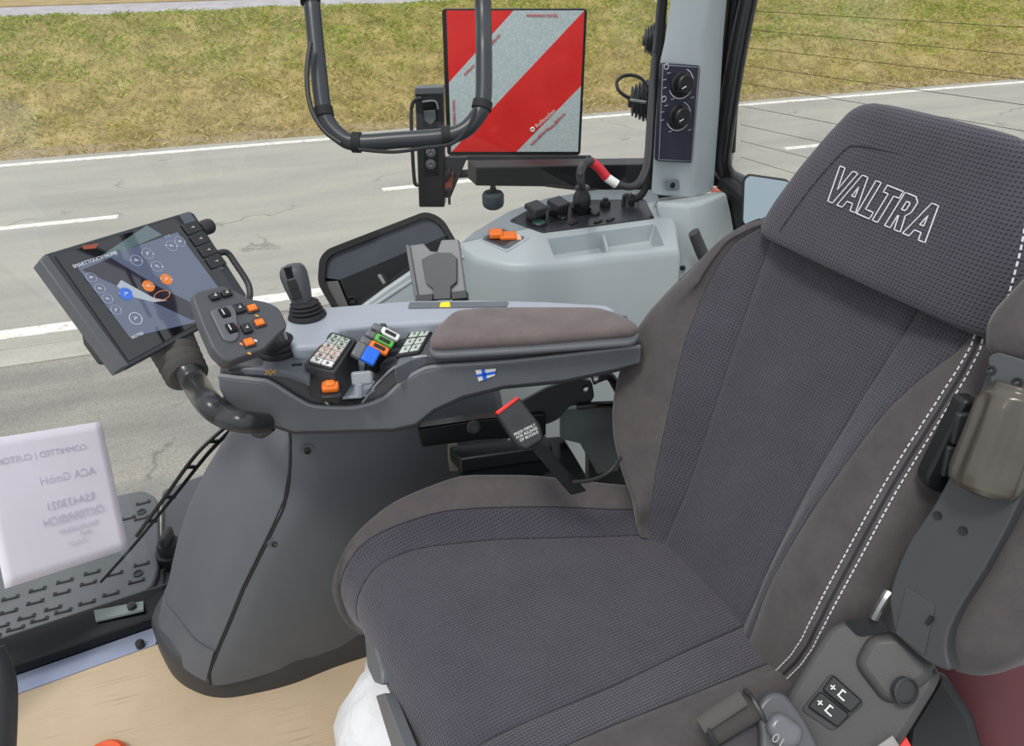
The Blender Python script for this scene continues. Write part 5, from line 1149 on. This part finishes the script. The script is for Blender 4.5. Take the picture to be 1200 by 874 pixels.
# switch strip on the bolster side
sw = Plane(bpt(-.272, .33, -.02), V((-.45, -1, .1)))
ss = thing('bolster_switches', 'black switch strip with two rockers on the bolster side behind the twist grip', 'switch', sw.at(1108, 580))
plate('strip', sw, [(1131, 470), (1150, 470), (1136, 560), (1125, 580), (1098, 578), (1085, 570), (1086, 560)], .004, .02, BLK, ss, r=.006, bev=.003)
for q4 in ([(1124, 487), (1140, 485), (1132, 522), (1116, 522)], [(1112, 525), (1128, 525), (1120, 560), (1104, 560)]): plate('rocker', sw, q4, .009, .008, CHAR, ss, r=.003, bev=.002)
for q in ((1136, 500), (1123, 545), (1120, 532)):
    b = bmesh.new(); box(b, sw.at(*q, .010), .010, .003, .001, basis(sw.n, V((.3, 0, 1)))); obj('rocker_print', b, plastic('pale_green_print', (170, 182, 168), .4), ss)

# ---- control box beside the seat
CB = thing('seat_control_box', 'dark grey moulded seat control box with two rocker switches', 'control box', (.55, -.3, .2))
T1 = Plane((.54, -.33, .56), (-.62, -.35, .70))
boxo = [(920, 818), (940, 784), (968, 738), (985, 728), (1012, 726), (1052, 742), (1090, 775), (1104, 790), (1098, 806), (1050, 884), (1040, 940), (900, 940), (900, 850)]
plate('box_body', T1, boxo, 0, .12, BOXM, CB, r=.012, bev=.012, seg=4)
plate('top_ridge', T1, [(1000, 778), (1018, 744), (1056, 742), (1096, 776), (1093, 796), (1052, 826), (1034, 822)], .012, .03, BOXM, CB, r=.012, bev=.010, seg=4)
plate('switch_recess', T1, [(974, 788), (1014, 824), (976, 858), (938, 832)], .001, .003, CHAR, CB, r=.006, bev=.001)
for q4, c_ in (([(976, 791), (1011, 822), (997, 836), (963, 808)], (987, 814)), ([(961, 810), (996, 838), (982, 853), (946, 828)], (972, 832))):
    rk = plate('rocker_switch', T1, q4, .008, .009, BLK, CB, r=.003, bev=.003, seg=3)
    cc_ = T1.at(*c_, .0088); e = (T1.at(c_[0] + 10, c_[1] + 8) - cc_).normalized(); ax = basis(T1.n, e)
    b = bmesh.new(); p = cc_ - e * .015; box(b, p, .006, .0013, .0006, ax); box(b, p, .0013, .006, .0006, ax); obj('plus_mark', b, WHITE, rk)
    b = bmesh.new(); box(b, cc_ + e * .015, .0014, .0055, .0006, ax); obj('minus_mark', b, WHITE, rk)
    b = bmesh.new(); sy2 = ax[1]; box(b, cc_ - sy2 * .0035 + e * .001, .009, .0016, .0006, ax); box(b, cc_ - e * .0035 + sy2 * .0005, .0016, .0085, .0006, ax); box(b, cc_ + sy2 * .0045 - e * .0015, .005, .0016, .0006, ax); box(b, cc_ + e * .002, .0014, .0055, .0006, ax); box(b, cc_ + e * .0045 + sy2 * .0, .0014, .004, .0006, ax); box(b, cc_ + e * .003 + sy2 * .0022, .0045, .0014, .0006, ax); obj('seat_symbol', b, WHITE, rk)
b = bmesh.new(); lathe(b, Plane(T1.p, (-.35, -.75, .55)).at(1062, 810, .022), V((-.2, -.8, .55)), [(.014, -.006), (.015, .001), (.013, .002), (.012, -.001), (0, -.001)], 26); obj('round_plug', b, CHAR, CB)
plate('slot', T1, [(988, 727), (1030, 722), (1044, 740), (1006, 746)], .004, .006, GLOSS, CB, r=.006)
b = bmesh.new(); tube(b, [T1.at(1024, 724, .02), T1.at(1034, 706, .03), T1.at(1042, 694, .03)], .005, 8, 3); obj('bright_latch', b, METAL, CB)
# belt height adjuster / retractor at the lower edge
TB = Plane((.46, -.32, .53), (-.35, -.5, .8))
be = thing('belt_guide', 'black webbing roll and grey plastic guide at the lower edge of the seat', 'belt guide', TB.at(890, 870))
g0, g1 = TB.at(830, 858, .012), TB.at(884, 826, .012)
b = bmesh.new(); tube(b, [g0, g1], .016, 16, 0, flat=.8); o = obj('webbing_roll', b, plastic('webbing', (66, 64, 62), .9, grain=.0006), be)
b = bmesh.new(); tube(b, [TB.at(820, 850, .024), TB.at(870, 817, .024)], .010, 12, 0, flat=.6); obj('webbing_fold', b, plastic('webbing_fold', (84, 82, 78), .9, grain=.0006), be)
b = bmesh.new(); ring(b, g1, (g1 - g0), .018, .0025); obj('wire_loop', b, METAL, be)
b = bmesh.new(); ring(b, g0 - (g1 - g0) * .0, (g1 - g0), .018, .0025); obj('wire_loop', b, CHAR, be)
plate('woven_cover', TB, [(838, 876), (890, 838), (905, 850), (900, 900), (830, 910)], -.004, .02, KNIT if False else plastic('woven_grey', (78, 76, 82), .95, grain=.001), be, bev=.003)
plate('guide_body', TB, [(886, 828), (900, 812), (918, 810), (934, 828), (948, 850), (962, 880), (950, 930), (890, 930), (892, 860)], .014, .04, plastic('guide_grey', (82, 84, 87), .35), be, r=.008, bev=.010, seg=4)
plate('guide_cap', TB, [(898, 852), (905, 838), (918, 834), (944, 852), (940, 874), (915, 880)], .028, .02, plastic('guide_grey_b', (98, 100, 104), .3), be, r=.008, bev=.007, seg=4)
text('moulded_digit', '01', TB.at(912, 868, .0285), V((.3, -1, 0)), TB.n, .014, METAL, be)
# things low at the right edge
RP_ = Plane((.78, -.42, .28), (-.4, -.3, .85))
b = bmesh.new(); b.free()
rp_ = thing('rear_fender', 'dark red curved body panel low at the right edge', 'fender', (.95, -.45, .15))
b = bmesh.new(); RW = Plane((.92, -.4, .3), (-.75, -.2, .6)); prism(b, RW.many([(1085, 790), (1140, 740), (1300, 700), (1300, 960), (1160, 960), (1120, 850)]), -RW.n * .02); obj('panel', b, MAROON, rp_, bev=.004)
bp_ = thing('rear_cover', 'black cover under the folded armrest beside the control box', 'cover', (.8, -.4, .15))
b = bmesh.new(); RV = Plane((.82, -.38, .3), (-.75, -.35, .6)); prism(b, RV.many([(1050, 960), (1062, 850), (1092, 800), (1098, 786), (1110, 795), (1140, 840), (1175, 960)]), -RV.n * .03); obj('cover', b, BLK, bp_, bev=.01)
plate('red_tab', T1, [(1055, 874), (1062, 864), (1085, 905), (1050, 905)], .02, .01, RED, CB)
plate('silver_tab', T1, [(1020, 880), (1046, 862), (1058, 880), (1040, 900)], .012, .01, plastic('silver_tab', (150, 148, 144), .4), CB)
# front-left bits
sc_ = thing('steering_column', 'dark column edge cut by the lower left corner', 'column', pt(0, 860, .8))
b = bmesh.new(); tube(b, [pt(-25, 770, .8), pt(-12, 800, .8), pt(-10, 840, .8), pt(-14, 930, .8)], .024, 20); obj('column', b, CHAR, sc_)
b = bmesh.new(); c = Z(.01).at(122, 894); ring(b, c + UP * .008, UP, .034, .008, None, 30); tag(obj('orange_strap', b, plastic('orange_strap', (222, 92, 48), .5)), 'orange loop lying on the cardboard at the bottom edge', 'strap')
